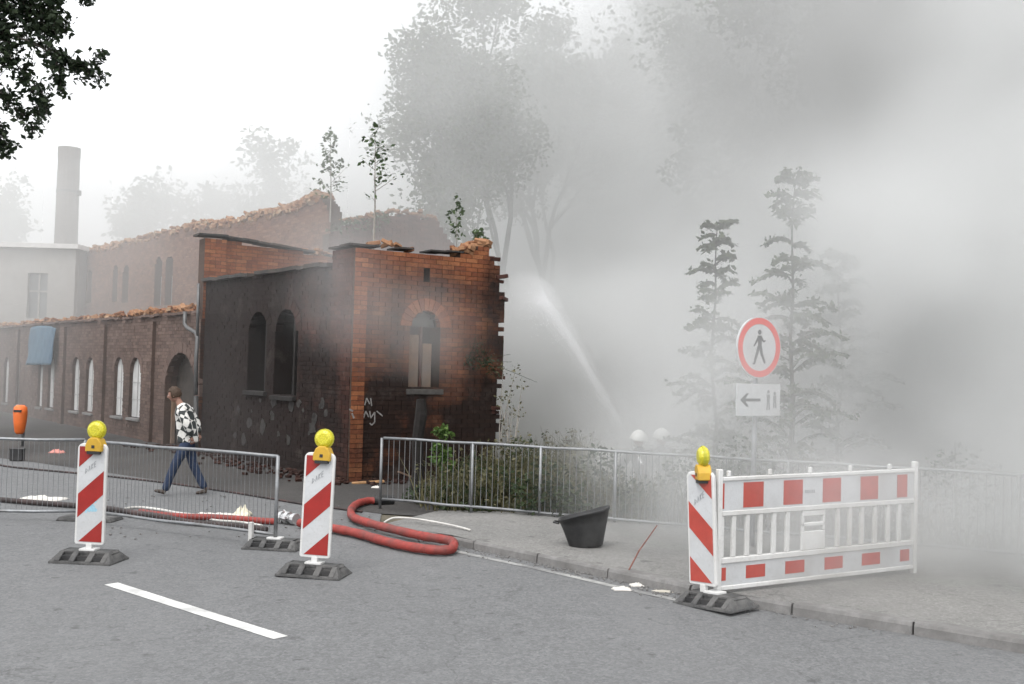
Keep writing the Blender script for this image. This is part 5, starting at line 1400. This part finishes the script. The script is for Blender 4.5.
# ------------------------------------------------------------------ plants
def leaf_cloud(mb, c, n, rx, ry, rz, size, droop=0.0):
    for k in range(n):
        while True:
            q_ = Vector((random.uniform(-1, 1), random.uniform(-1, 1), random.uniform(-1, 1)))
            if q_.length <= 1: break
        p_ = Vector(c) + Vector((q_.x * rx, q_.y * ry, q_.z * rz)); s_ = size * random.uniform(.6, 1.3)
        a = Vector((random.gauss(0, 1), random.gauss(0, 1), random.gauss(0, .6) - droop)).normalized(); b = a.cross(Vector((random.gauss(0, 1), random.gauss(0, 1), random.gauss(0, 1)))).normalized()
        mb.add([p_ - a * s_ * .5, p_ + b * s_ * .28, p_ + a * s_ * .5, p_ - b * s_ * .28], [(0, 1, 2, 3)])
def sapling(name, base, h, label, group, seed, spread=.5, clumps=16, leaf=.09, stem_r=.02, lm=None, low=.25, stem_m=None, per=22, parent=None):
    random.seed(seed); root = empty(name, base); tag(root, label, 'tree' if h > 2.2 else 'plant', group)
    mb = MB(); sw = random.uniform(-.04, .04) * h; st = [Vector((sw * (t_ ** 2) + .02 * h * mnoise.noise(Vector((t_ * 2, seed, 0))), 0, h * t_)) for t_ in [i / 8 for i in range(9)]]
    mb.tube(st, [stem_r * (1 - .8 * i / 8) for i in range(9)], 6)
    lv = MB(); 
    for k in range(clumps):
        t_ = low + (1 - low) * (k + random.random()) / clumps; f_ = t_ * 8; i = min(7, int(f_)); p_ = st[i] + (st[i + 1] - st[i]) * (f_ - i)
        a = random.uniform(0, 2 * pi); L = spread * (1.15 - t_ * .85) * random.uniform(.5, 1.15)
        e = p_ + Vector((cos(a) * L, sin(a) * L, L * random.uniform(.3, .9)))
        mb.tube([p_, (p_ + e) / 2 + Vector((0, 0, -.03 * L)), e], [stem_r * .35, stem_r * .25, stem_r * .12], 4)
        for q_ in range(3):
            c_ = p_ + (e - p_) * (.45 + .27 * q_); leaf_cloud(lv, c_, per // 3, .10 * h * .35 + .05, .10 * h * .35 + .05, .08 * h * .35 + .06, leaf, .2)
    leaf_cloud(lv, st[-1], per // 2, .07, .07, .18, leaf)
    mb.build('stem', stem_m or M_stem, root, world=False); lv.build('foliage', lm or L_sap, root, world=False, recalc=False)
    return root
# on the ruin's walls
b0 = P(330, 222, 26.8); sapling('sapling', b0, P(330, 134, 26.8).z - b0.z, 'leafy sapling growing on the peak of the ruined high wall', 'saplings growing on the ruin', 3, .6, 24, .13, .022, per=9)
b0 = P(374, 253, 19.2); sapling('sapling', b0, P(371, 132, 19.2).z - b0.z, 'tall thin sapling with pale stem growing on the front wall top', 'saplings growing on the ruin', 8, .5, 15, .10, .022, low=.42, per=9)
b0 = P(456, 252, 20.5); sapling('sapling', b0, P(454, 200, 20.5).z - b0.z, 'small hazy sapling on the right part of the front wall', 'saplings growing on the ruin', 12, .30, 9, .10, .012, per=12)
b0 = P(476, 248, 19.6); sapling('sapling', b0, P(480, 232, 19.6).z - b0.z, 'low drooping plant on the broken right end of the wall', 'saplings growing on the ruin', 15, .35, 8, .09, .008, per=12)
# moss and creeper along the back gable
cr = MB()
for k in range(34):
    x = random.uniform(330, 385); s_, z_ = bf(x, 300); z_ = interp(btop, s_, 0, 1); p_ = BA + W * s_; leaf_cloud(cr, (p_.x, p_.y + .1, z_ + random.uniform(-.25, .08)), 22, .28, .25, .13, .10)
o = cr.build('creeper', L_sap, recalc=False); tag(o, 'green creeper along the broken top of the back gable', 'plant')

def frond_tree(name, base, h, label, group, seed, spread, tiers, leaf):
    """tree of heaven: straight stem, tiers of long feathery leaves that arch outward and droop at the ends"""
    random.seed(seed); root = empty(name, base); tag(root, label, 'tree', group); mb = MB(); lv = MB()
    st = [Vector((.03 * h * mnoise.noise(Vector((i * .4, seed, 0))), 0, h * i / 10)) for i in range(11)]
    mb.tube(st, [.05 * (1 - .85 * i / 10) for i in range(11)], 7)
    for k in range(tiers):
        t_ = .18 + .82 * k / (tiers - 1); f_ = t_ * 10; i = min(9, int(f_)); p_ = st[i] + (st[i + 1] - st[i]) * (f_ - i)
        n_ = 7
        for j in range(n_):
            if random.random() < .18: continue
            tj = min(1, max(.12, t_ + random.uniform(-.5, .5) * .82 / (tiers - 1))); f_ = tj * 10; i = min(9, int(f_)); p_ = st[i] + (st[i + 1] - st[i]) * (f_ - i)
            a = 2 * pi * j / n_ + k * 1.1 + random.uniform(-.4, .4); L = spread * (1.12 - t_) * random.uniform(.35, 1.3) + .18; up_ = random.uniform(.3, .75)
            cv = [p_ + Vector((cos(a) * L * s_, sin(a) * L * s_, L * (up_ * s_ * 1.6 - .75 * s_ * s_))) for s_ in (0, .25, .5, .75, 1.0)]
            mb.tube(cv, [.012, .010, .008, .006, .004], 4)
            for s_ in (.4, .6, .8, .97):
                fi = s_ * 4; ii = min(3, int(fi)); c_ = cv[ii] + (cv[ii + 1] - cv[ii]) * (fi - ii); leaf_cloud(lv, c_, random.randint(2, 6), .08, .08, .06, leaf * .75, .5)
            for q_ in range(36):
                s_ = .12 + .88 * q_ / 35; fi = s_ * 4; ii = min(3, int(fi)); c_ = cv[ii] + (cv[ii + 1] - cv[ii]) * (fi - ii)
                side = Vector((-sin(a), cos(a), 0)) * (1 if q_ % 2 else -1)
                ln = leaf * random.uniform(.7, 1.2); d_ = (side + Vector((cos(a), sin(a), 0)) * .35 + Vector((0, 0, -.55 + random.uniform(-.2, .2)))).normalized(); b_ = d_.cross(Vector((0, 0, 1))).normalized() * ln * .22
                lv.add([c_, c_ + d_ * ln * .5 + b_, c_ + d_ * ln, c_ + d_ * ln * .5 - b_], [(0, 1, 2, 3)])
    mb.build('trunk', M_bark, root, world=False); lv.build('crown', L_big, root, world=False, recalc=False); return root
b0 = P(790, 470, 14.6); b0.z = hgt(b0.x, b0.y); frond_tree('young_tree', b0, P(790, 182, 14.6).z - b0.z, 'taller young tree with tiers of feathery leaves behind the round sign', 'young feathery trees beyond the railing', 21, .85, 17, .12)
b0 = P(712, 470, 15.8); b0.z = hgt(b0.x, b0.y); frond_tree('young_tree', b0, P(707, 228, 15.8).z - b0.z, 'shorter young feathery tree left of the round sign', 'young feathery trees beyond the railing', 33, .75, 13, .12)
b0 = P(838, 470, 16.6); b0.z = hgt(b0.x, b0.y); frond_tree('young_tree', b0, P(836, 260, 16.6).z - b0.z, 'faintest young feathery tree, right of the sign deep in smoke', 'young feathery trees beyond the railing', 41, 1.0, 11, .15)

# big trees beyond, crowns full of gaps
def big_tree(name, base, h, R_, label, seed, n_lv=13000, leaf=.20, trunk=.34, low=.25, group='large trees in the smoke'):
    random.seed(seed); root = empty(name, base); tag(root, label, 'tree', group); mb = MB(); lv = MB()
    tips = []
    def limb(p_, d_, L, r_, depth):
        pts_ = [p_]; 
        for i in range(4):
            d_ = (d_ + Vector((random.gauss(0, .16), random.gauss(0, .16), random.gauss(.04, .10)))).normalized(); pts_.append(pts_[-1] + d_ * L / 4)
        mb.tube(pts_, [r_ * (1 - .12 * i) for i in range(5)], 6 if depth < 2 else 4, caps=False)
        if depth >= 4: tips.append(pts_[-1]); tips.append(pts_[2]); return
        for k in range(random.choice((2, 3, 3)) if depth else 5):
            q_ = pts_[random.choice((2, 3, 4))] if k else pts_[-1]
            a = random.uniform(0, 2 * pi); sp_ = random.uniform(.5, 1.0)
            nd = (d_ + Vector((cos(a) * sp_, sin(a) * sp_, random.uniform(-.25, .45)))).normalized()
            limb(q_, nd, L * random.uniform(.62, .82), r_ * .58, depth + 1)
    limb(Vector((0, 0, 0)), Vector((random.uniform(-.08, .08), 0, 1)), h * .36, trunk, 0)
    # fit the crown to the wanted size
    mx_ = max(t_.z for t_ in tips); mr_ = max(sqrt(t_.x ** 2 + t_.y ** 2) for t_ in tips)
    fz, fr_ = h * .95 / mx_, R_ * .95 / mr_
    mb.v = [(x * (1 + (fr_ - 1) * min(1, z / (h * .3))), y * (1 + (fr_ - 1) * min(1, z / (h * .3))), z * fz) for x, y, z in mb.v]
    tips = [Vector((t_.x * fr_, t_.y * fr_, t_.z * fz)) for t_ in tips]
    random.shuffle(tips); tips = [t_ for t_ in tips if t_.z > h * low]
    per = max(8, int(n_lv * 1.4) // len(tips))
    for t_ in tips:
        cs = random.uniform(.5, 1.5) * R_ * .19; leaf_cloud(lv, t_, int(per * random.uniform(.4, 1.6)), cs, cs, cs * .8, leaf, .3)
    mb.build('trunk', M_bark, root, world=False); lv.build('crown', L_big, root, world=False, recalc=False); return root
def bt(px_, Y, topy, Rm, label, seed, **k):
    b_ = P(px_, 400, Y); z_ = hgt(b_.x, b_.y); b_.z = z_; return big_tree('broadleaf_tree', b_, P(px_, topy, Y).z - z_, Rm, label, seed, **k)
bt(535, 37, -60, 6.2, 'large tree behind the ruin, leftmost of the smoke-veiled row', 51, n_lv=26000)
bt(640, 38, -150, 5.6, 'large tree with gaps of sky, directly above the water jet', 52, n_lv=30000)
bt(762, 33, -170, 5.2, 'large tree with forked dark limbs above the round sign', 53, n_lv=20000)
bt(880, 27, -210, 5.6, 'large dense tree darkest in the smoke at upper right', 54, n_lv=52000, low=.3)
bt(1030, 29, -170, 5.6, 'large tree at the right frame edge behind thick smoke', 55, n_lv=40000, low=.3)
bt(560, 47, 10, 6.5, 'large far tree between the first two crowns, palest of the row', 61, n_lv=22000, leaf=.26)
bt(700, 46, -40, 7.0, 'large far tree filling in behind the forked tree', 62, n_lv=22000, leaf=.26)
bt(840, 44, -60, 7.0, 'large far tree behind the darkest crown at upper right', 63, n_lv=24000, leaf=.26)
bt(180, 64, 172, 6.5, 'faint round tree behind the high hall roofline', 56, n_lv=7000, leaf=.4)
bt(0, 64, 175, 5.5, 'faint tree at the left frame edge above the pale block', 57, n_lv=6000, leaf=.4)
bt(290, 64, 128, 6.5, 'very faint tree behind the sapling on the ruin peak', 58, n_lv=7000, leaf=.4)

# near tree whose boughs hang into the upper left corner
random.seed(77); NY = 8.0
tb = Vector((-8.2, 8.0, -.0)); near = empty('overhanging_tree', tb); tag(near, 'dark leafy boughs of a near tree hanging into the upper left corner', 'tree')
mb = MB(); lv = MB()
tp_ = [tb, tb + Vector((.1, 0, 2.5)), tb + Vector((.3, 0, 5.2)), tb + Vector((.2, .1, 8))]
mb.tube(smooth_path(tp_, 4), [.28 - .012 * i for i in range(13)], 10)
def bough(pix, r0, cl, rad_px, per):
    w_ = [P(x, y, NY + dy) for x, y, dy in pix]; c = smooth_path(w_, 5); mb.tube(c, [max(.004, r0 * (1 - i / len(c))) for i in range(len(c))], 5)
    for i, p_ in enumerate(c):
        f_ = i / len(c)
        for k in range(cl):
            q_ = p_ + Vector((random.gauss(0, 1), random.gauss(0, 1), random.gauss(0, .9))) * rad_px / 128 * (1 - .35 * f_)
            if k % 2 == 0: mb.tube([p_, (p_ + q_) / 2 + Vector((0, 0, .02)), q_], .003, 3, caps=False)
            leaf_cloud(lv, q_, max(3, int(per * .62)), .042, .042, .036, .055)
lim = tp_[2]
def link(x, y, dy=0): 
    e = P(x, y, NY + dy); mb.tube(smooth_path([lim, (lim + e) / 2 + Vector((0, 0, .35)), e], 4), [.07 - .006 * i for i in range(9)], 6)
link(-60, 20); bough([(-60, 20, 0), (-10, 10, 0), (25, 12, .1), (45, 20, .1), (52, 30, 0)], .03, 13, 13, 9)
bough([(-60, -30, 0), (-20, -12, 0), (10, -8, .1), (40, -4, .1), (52, 0, 0)], .03, 14, 13, 9)
bough([(-10, 30, 0), (25, 40, 0), (50, 52, 0), (68, 62, .1), (80, 70, .1), (100, 77, .2)], .012, 5, 7, 8)
bough([(65, 62, .1), (85, 66, .1), (95, 60, .1), (103, 52, .1)], .006, 3, 3.5, 6)
bough([(50, 50, 0), (58, 66, 0), (60, 80, 0), (62, 92, 0)], .007, 4, 5.5, 7)
bough([(-10, 40, 0), (12, 60, .1), (26, 78, .1), (36, 98, .1), (42, 112, .2)], .010, 4, 6.5, 7)
bough([(26, 75, .1), (40, 92, .1), (44, 106, .1), (36, 122, .1), (31, 134, .1)], .007, 3, 4.5, 7)
bough([(-50, 60, 0), (-20, 82, 0), (0, 92, .1), (14, 106, .1), (24, 116, .1)], .014, 5, 7, 7)
bough([(-40, 100, .2), (-18, 116, .2), (-4, 128, .2), (4, 140, .2), (2, 152, .2)], .012, 6, 6, 7)
bough([(0, 20, 0), (8, 36, 0), (10, 52, 0), (4, 66, 0)], .008, 5, 6, 7)
bough([(45, -30, -.2), (66, -18, -.2), (80, -4, -.1), (88, 3, -.1)], .008, 3, 4, 7)
bough([(40, 10, 0), (52, 20, 0), (62, 24, .1), (68, 26, .1)], .005, 2, 4, 4)
mb.build('trunk', M_bark, near); lv.build('foliage', L_near, near, recalc=False)

# weeds and scrub behind the railing
random.seed(91)
def weed_clump(b_, h, w_, n, lm, mb):
    for k in range(n):
        a = random.uniform(0, 2 * pi); r_ = random.random() ** .5 * w_; p_ = b_ + Vector((cos(a) * r_, sin(a) * r_, 0)); hh = h * random.uniform(.5, 1.1); lean = Vector((random.gauss(0, .22), random.gauss(0, .22), 1)) * hh; s_ = Vector((random.gauss(0, 1), random.gauss(0, 1), 0)).normalized() * .009
        m_ = p_ + lean * .55; e = p_ + lean + Vector((random.gauss(0, .1), random.gauss(0, .1), -.05)) * hh
        mb.add([p_ - s_, p_ + s_, m_ + s_ * .8, m_ - s_ * .8, e], [(0, 1, 2, 3), (3, 2, 4)])
        if random.random() < .45: leaf_cloud(mb, m_ + (e - m_) * random.random(), 3, .05, .05, .06, .07)
wd = MB(); fn = Vector((-fdir.y, fdir.x, 0))
for k in range(760):
    s_ = random.uniform(0.1, 12.5) if k < 520 else random.uniform(.3, 4.0); o_ = .3 + random.random() ** 1.3 * 6.5; p_ = Vector((FENCE_A.x, FENCE_A.y, 0)) + fdir * s_ + fn * o_
    q2 = (p_ - CORNER).dot(W); q3 = (p_ - CORNER).dot(U)
    if q2 < 3.6 and q3 > -.15: continue
    if s_ < 1.2 and random.random() < .5: continue
    sx3 = 512 + 1024 * p_.x / p_.y
    p_.z = hgt(p_.x, p_.y); weed_clump(p_, random.uniform(.3, .8) + (.25 if o_ > 1.5 and not 590 < sx3 < 700 else 0), .28, 26, None, wd)
o = wd.build('weeds', L_weed, recalc=False); tag(o, kind='stuff')
sb = MB()
for (x, y, Y, r_) in ((548, 480, 13.9, .34), (562, 500, 13.6, .30), (520, 455, 16.5, .35), (600, 470, 14.6, .4), (505, 500, 14.8, .3), (740, 470, 13.4, .5), (690, 480, 13.2, .4), (850, 500, 12.9, .5), (960, 480, 12.8, .5), (720, 430, 18, .8), (480, 505, 14.2, .30), (455, 500, 14.6, .3), (420, 500, 15.2, .28), (500, 480, 14.6, .3), (530, 495, 13.7, .3), (575, 500, 13.5, .3), (590, 515, 13.3, .25), (640, 500, 13.4, .35), (470, 470, 15.5, .3)):
    c_ = P(x, y, Y); leaf_cloud(sb, c_, int(600 * r_), r_, r_, r_ * .9, .08)
    for k in range(5): e = c_ + Vector((random.gauss(0, r_ * .4), random.gauss(0, r_ * .4), random.gauss(0, r_ * .4))); sb.tube([Vector((c_.x, c_.y, hgt(c_.x, c_.y))), e], [.008, .004], 4)
o = sb.build('scrub', L_scrub, recalc=False); tag(o, kind='stuff')
# bright green plant by the railing
q = P(441, 445, 15.3); base = Vector((q.x, q.y, 0)); br_ = empty('green_plant', base); tag(br_, 'bright green leafy plant just behind the railing under the ruined wall', 'plant')
mb = MB(); lv = MB()
for (x, y, r_) in ((443, 429, .10), (439, 433, .11), (447, 436, .10), (437, 446, .10), (444, 452, .13), (439, 458, .15), (446, 464, .13)):
    c_ = P(x, y, 15.3); leaf_cloud(lv, c_, 34, r_, r_, r_ * .8, .10); mb.tube([base + Vector((random.gauss(0, .04), 0, 0)), (base + c_) / 2 + Vector((.03, 0, .05)), c_], [.010, .008, .004], 5)
mb.build('stem', L_bright, br_); lv.build('foliage', L_bright, br_, recalc=False)
# bare shrub on the broken right edge of the wall and dark twigs on the wall
ivy = MB()
for k in range(16):
    x = random.uniform(462, 500); y = random.uniform(350, 372) + (x - 480) * .1; p_ = P(x, y, 19.0); ivy.tube([p_, p_ + Vector((random.gauss(0, .15), -.1, random.gauss(.1, .12))), p_ + Vector((random.gauss(0, .35), -.15, random.gauss(.15, .2)))], [.007, .005, .003], 4)
    leaf_cloud(ivy, p_, 9, .22, .10, .14, .08)
o = ivy.build('wall_shrub', L_near, recalc=False); tag(o, 'dark twiggy shrub clinging to the right side of the front wall', 'plant')
random.seed(5)
bu = empty('bare_shrub', P(508, 450, 16.9)); bu.location.z = hgt(bu.location.x, bu.location.y); tag(bu, 'pale bare shrub rising from the weeds right of the broken wall', 'plant')
mb = MB(); lv = MB(); b_ = Vector(bu.location)
for (x, y) in ((503, 370), (515, 372), (508, 395), (522, 385), (500, 400), (512, 410), (505, 425), (520, 410)):
    e = P(x, y, 16.9); mb.tube([b_ + Vector((random.gauss(0, .05), 0, 0)), (b_ + e) / 2 + Vector((random.gauss(0, .08), 0, 0)), e], [.014, .010, .004], 5); leaf_cloud(lv, e, 16, .10, .10, .16, .06); leaf_cloud(lv, (b_ + e) / 2, 10, .12, .1, .2, .06)
mb.build('stem', M_stem, bu); lv.build('foliage', L_weed, bu, recalc=False)

# ------------------------------------------------------------------ smoke: one drifting volume with its density worked out in space
def smoke_volume(dark=False):
    ng = bpy.data.node_groups.new('smoke_field', 'GeometryNodeTree')
    ng.interface.new_socket('Geometry', in_out='INPUT', socket_type='NodeSocketGeometry'); ng.interface.new_socket('Geometry', in_out='OUTPUT', socket_type='NodeSocketGeometry')
    N = ng.nodes; Lk = ng.links.new
    out = N.new('NodeGroupOutput'); vc = N.new('GeometryNodeVolumeCube'); sm_ = N.new('GeometryNodeSetMaterial')
    mn, mx = Vector((-40, 3.5, -1.6)), Vector((30, 58, 18))
    vc.inputs['Min'].default_value = mn; vc.inputs['Max'].default_value = mx
    if dark: mn, mx = Vector((1, 7, 1)), Vector((16, 27, 13))
    vx = 0.36
    for nm, k in (('Resolution X', 0), ('Resolution Y', 1), ('Resolution Z', 2)): vc.inputs[nm].default_value = int((mx[k] - mn[k]) / vx)
    pos = N.new('GeometryNodeInputPosition').outputs[0]; sp = N.new('ShaderNodeSeparateXYZ'); Lk(pos, sp.inputs[0]); X, Y, Z = sp.outputs
    def m(op, a, b=None, c=None, clamp=False):
        nd = N.new('ShaderNodeMath'); nd.operation = op; nd.use_clamp = clamp
        for i, v in enumerate((a, b, c)):
            if v is None: continue
            if isinstance(v, (int, float)): nd.inputs[i].default_value = v
            else: Lk(v, nd.inputs[i])
        return nd.outputs[0]
    def ss(v, a, b, lo=0.0, hi=1.0):
        nd = N.new('ShaderNodeMapRange'); nd.interpolation_type = 'SMOOTHSTEP'; Lk(v, nd.inputs[0])
        for i, q_ in ((1, a), (2, b), (3, lo), (4, hi)):
            if isinstance(q_, (int, float)): nd.inputs[i].default_value = q_
            else: Lk(q_, nd.inputs[i])
        return nd.outputs[0]
    def noise(scale, detail, rough, off=(0, 0, 0), sc=(1, 1, 1), dist=0.0):
        mp = N.new('ShaderNodeVectorMath'); mp.operation = 'ADD'; Lk(pos, mp.inputs[0]); mp.inputs[1].default_value = tuple(10 * q_ for q_ in off)
        nd = N.new('ShaderNodeTexNoise'); Lk(mp.outputs[0], nd.inputs['Vector']); nd.inputs['Scale'].default_value = scale; nd.inputs['Detail'].default_value = detail; nd.inputs['Roughness'].default_value = rough; nd.inputs['Distortion'].default_value = dist
        return nd.outputs[0]
    def blob(c, r, soft=1.0, sz=(1, 1, 1)):
        d = None
        for v, ci, s_ in ((X, c[0], sz[0]), (Y, c[1], sz[1]), (Z, c[2], sz[2])):
            q_ = m('DIVIDE', m('SUBTRACT', v, ci), s_); q_ = m('MULTIPLY', q_, q_); d = q_ if d is None else m('ADD', d, q_)
        return ss(m('SQRT', d), 0, r, 1.0, 0.0)
    n1 = noise(.16, 5, .58, (3, 1, 0), dist=.6); n2 = noise(.45, 4, .6, (9, 4, 2), dist=.4)
    nn = m('ADD', m('ADD', m('MULTIPLY', n1, .42), m('MULTIPLY', n2, .38)), m('MULTIPLY', noise(1.0, 3, .6, (5, 2, 7), dist=.5), .20))
    billow = ss(nn, .42, .585, .10, 2.0)
    # main plume: right of a line that runs from the ruin's corner past the sign to the road
    qa = m('ADD', X, m('MULTIPLY', m('SUBTRACT', n1, .5), 3.0))
    alt = ss(Z, 2.5, 5.2, 1.0, .03)
    alt = m('MAXIMUM', alt, m('MULTIPLY', m('MULTIPLY', ss(Z, 4.0, 11.0, 1.0, .15), ss(X, 3.2, 6.5)), .30))
    fa = m('MULTIPLY', m('MULTIPLY', ss(qa, 0.45, 4.6), ss(Y, 7.0, 12.0)), PL_D)
    yb = m('ADD', Y, m('MULTIPLY', m('SUBTRACT', n1, .5), 5.0))
    fb = m('MULTIPLY', m('MULTIPLY', ss(yb, 18.0, 25.0), ss(X, -3.0, 1.5)), PB_D)
    pl = m('MULTIPLY', m('MULTIPLY', m('ADD', fa, fb), alt), billow)
    veil = m('MULTIPLY', m('MULTIPLY', ss(Y, 17, 26), ss(X, -9, -3)), VL_D)
    veil = m('MULTIPLY', m('MULTIPLY', veil, ss(X, 1.0, 9.0, 1.0, 2.8)), ss(nn, .38, .62, .4, 1.6))
    # nothing of it left of the ruin's front, low down
    wallq = m('ADD', m('MULTIPLY', m('SUBTRACT', X, CORNER.x), W.x), m('MULTIPLY', m('SUBTRACT', Y, CORNER.y), W.y))
    wallu = m('ADD', m('MULTIPLY', m('SUBTRACT', X, CORNER.x), U.x), m('MULTIPLY', m('SUBTRACT', Y, CORNER.y), U.y))
    pl = m('MULTIPLY', pl, m('MAXIMUM', ss(wallu, -0.6, -2.0), m('MAXIMUM', ss(wallq, 2.4, 3.8), ss(Z, 4.5, 7.5))))
    # air beyond the halls, thickening low
    bk_ = m('MULTIPLY', m('MULTIPLY', ss(Y, 23, 36), ss(Z, 6, 15, 1.0, 0.12)), m('MULTIPLY', ss(X, -36, -18, .55, 1.0), BK_D)); bk_ = m('MULTIPLY', bk_, ss(nn, .36, .64, .4, 1.6))
    far_ = m('MULTIPLY', m('MULTIPLY', ss(Y, 44, 53), ss(Z, 9, 17, 1.0, 0.3)), .17)
    lf_ = m('MULTIPLY', m('MULTIPLY', ss(Y, 21.5, 29), ss(Z, 4, 9, 1.0, 0.0)), LF_D)
    # wisps against the walls
    p1 = P(395, 325, 17.3); p2 = P(338, 292, 17.0); p3 = P(428, 345, 18.2); p4 = P(330, 262, 17.6)
    w_ = m('ADD', m('MULTIPLY', blob(p1, 1.5, sz=(1.3, .6, .8)), .34), m('MULTIPLY', blob(p2, 1.3, sz=(1.0, .6, 1.0)), .22))
    w_ = m('ADD', w_, m('MULTIPLY', blob(p3, 1.2, sz=(.8, .6, 1.3)), .34)); w_ = m('ADD', w_, m('MULTIPLY', blob(p4, 1.2), .16))
    w_ = m('MULTIPLY', w_, ss(n2, .36, .62, .25, 1.5))
    w_ = m('ADD', w_, m('MULTIPLY', m('ADD', blob(P(190, 195, 40), 8, sz=(1.5, 1, .55)), blob(P(300, 170, 38), 7, sz=(1.2, 1, .8))), m('MULTIPLY', billow, .05)))
    # smoke pouring off the broken right end and the dark roll high on the right
    p5 = P(900, 90, 24); hi_ = m('MULTIPLY', blob(p5, 7.0, sz=(1.2, 1, .9)), HI_D); hi_ = m('MULTIPLY', hi_, billow)
    rho = m('ADD', m('ADD', m('ADD', m('ADD', pl, veil), bk_), m('ADD', lf_, w_)), m('ADD', hi_, far_))
    # thin out to nothing at every side of the grid
    for v, a, b in ((X, -39.5, -36), (Y, 5.0, 10.0)): rho = m('MULTIPLY', rho, ss(v, a, b))
    for v, a, b in ((X, 27, 29.7), (Y, 54, 57.5), (Z, 14, 17.7)): rho = m('MULTIPLY', rho, ss(v, a, b, 1.0, 0.0))
    if dark:
        p6, p7 = P(865, 85, 15.5), P(985, 30, 16.5)
        rho = m('MULTIPLY', m('ADD', m('MULTIPLY', blob(p6, 4.2, sz=(1.0, .9, .9)), DK_D), m('MULTIPLY', blob(p7, 4.4, sz=(1.2, .9, .9)), DK_D * .8)), ss(nn, .36, .62, .1, 1.7))
    rho = m('MAXIMUM', rho, 0.0)
    Lk(rho, vc.inputs['Density']); Lk(vc.outputs[0], sm_.inputs[0])
    mt = bpy.data.materials.new('smoke'); mt.use_nodes = True; t = mt.node_tree; t.nodes.remove(t.nodes['Principled BSDF'])
    v = t.nodes.new('ShaderNodeVolumePrincipled'); v.inputs['Color'].default_value = (.5, .5, .495, 1) if dark else SM_COL; v.inputs['Density'].default_value = 1.0; v.inputs['Anisotropy'].default_value = .25
    t.links.new(v.outputs[0], t.nodes['Material Output'].inputs['Volume'])
    sm_.inputs['Material'].default_value = mt; Lk(sm_.outputs[0], out.inputs[0])
    nm_ = 'dark_smoke' if dark else 'smoke'; me = bpy.data.meshes.new(nm_); me.materials.append(mt); o = bpy.data.objects.new(nm_, me); C.objects.link(o); md = o.modifiers.new('field', 'NODES'); md.node_group = ng
    tag(o, 'dark roll of smoke high at the right' if dark else 'pale grey smoke rolling out from behind the ruin across the right half', kind='stuff')
    return o
PL_D, PB_D, VL_D = 1.1, 0.36, 0.066
BK_D, LF_D, HI_D = 0.016, 0.024, 0.0
SM_COL = (.87, .875, .87, 1)
smoke_volume()
DK_D = 0.32
smoke_volume(True)
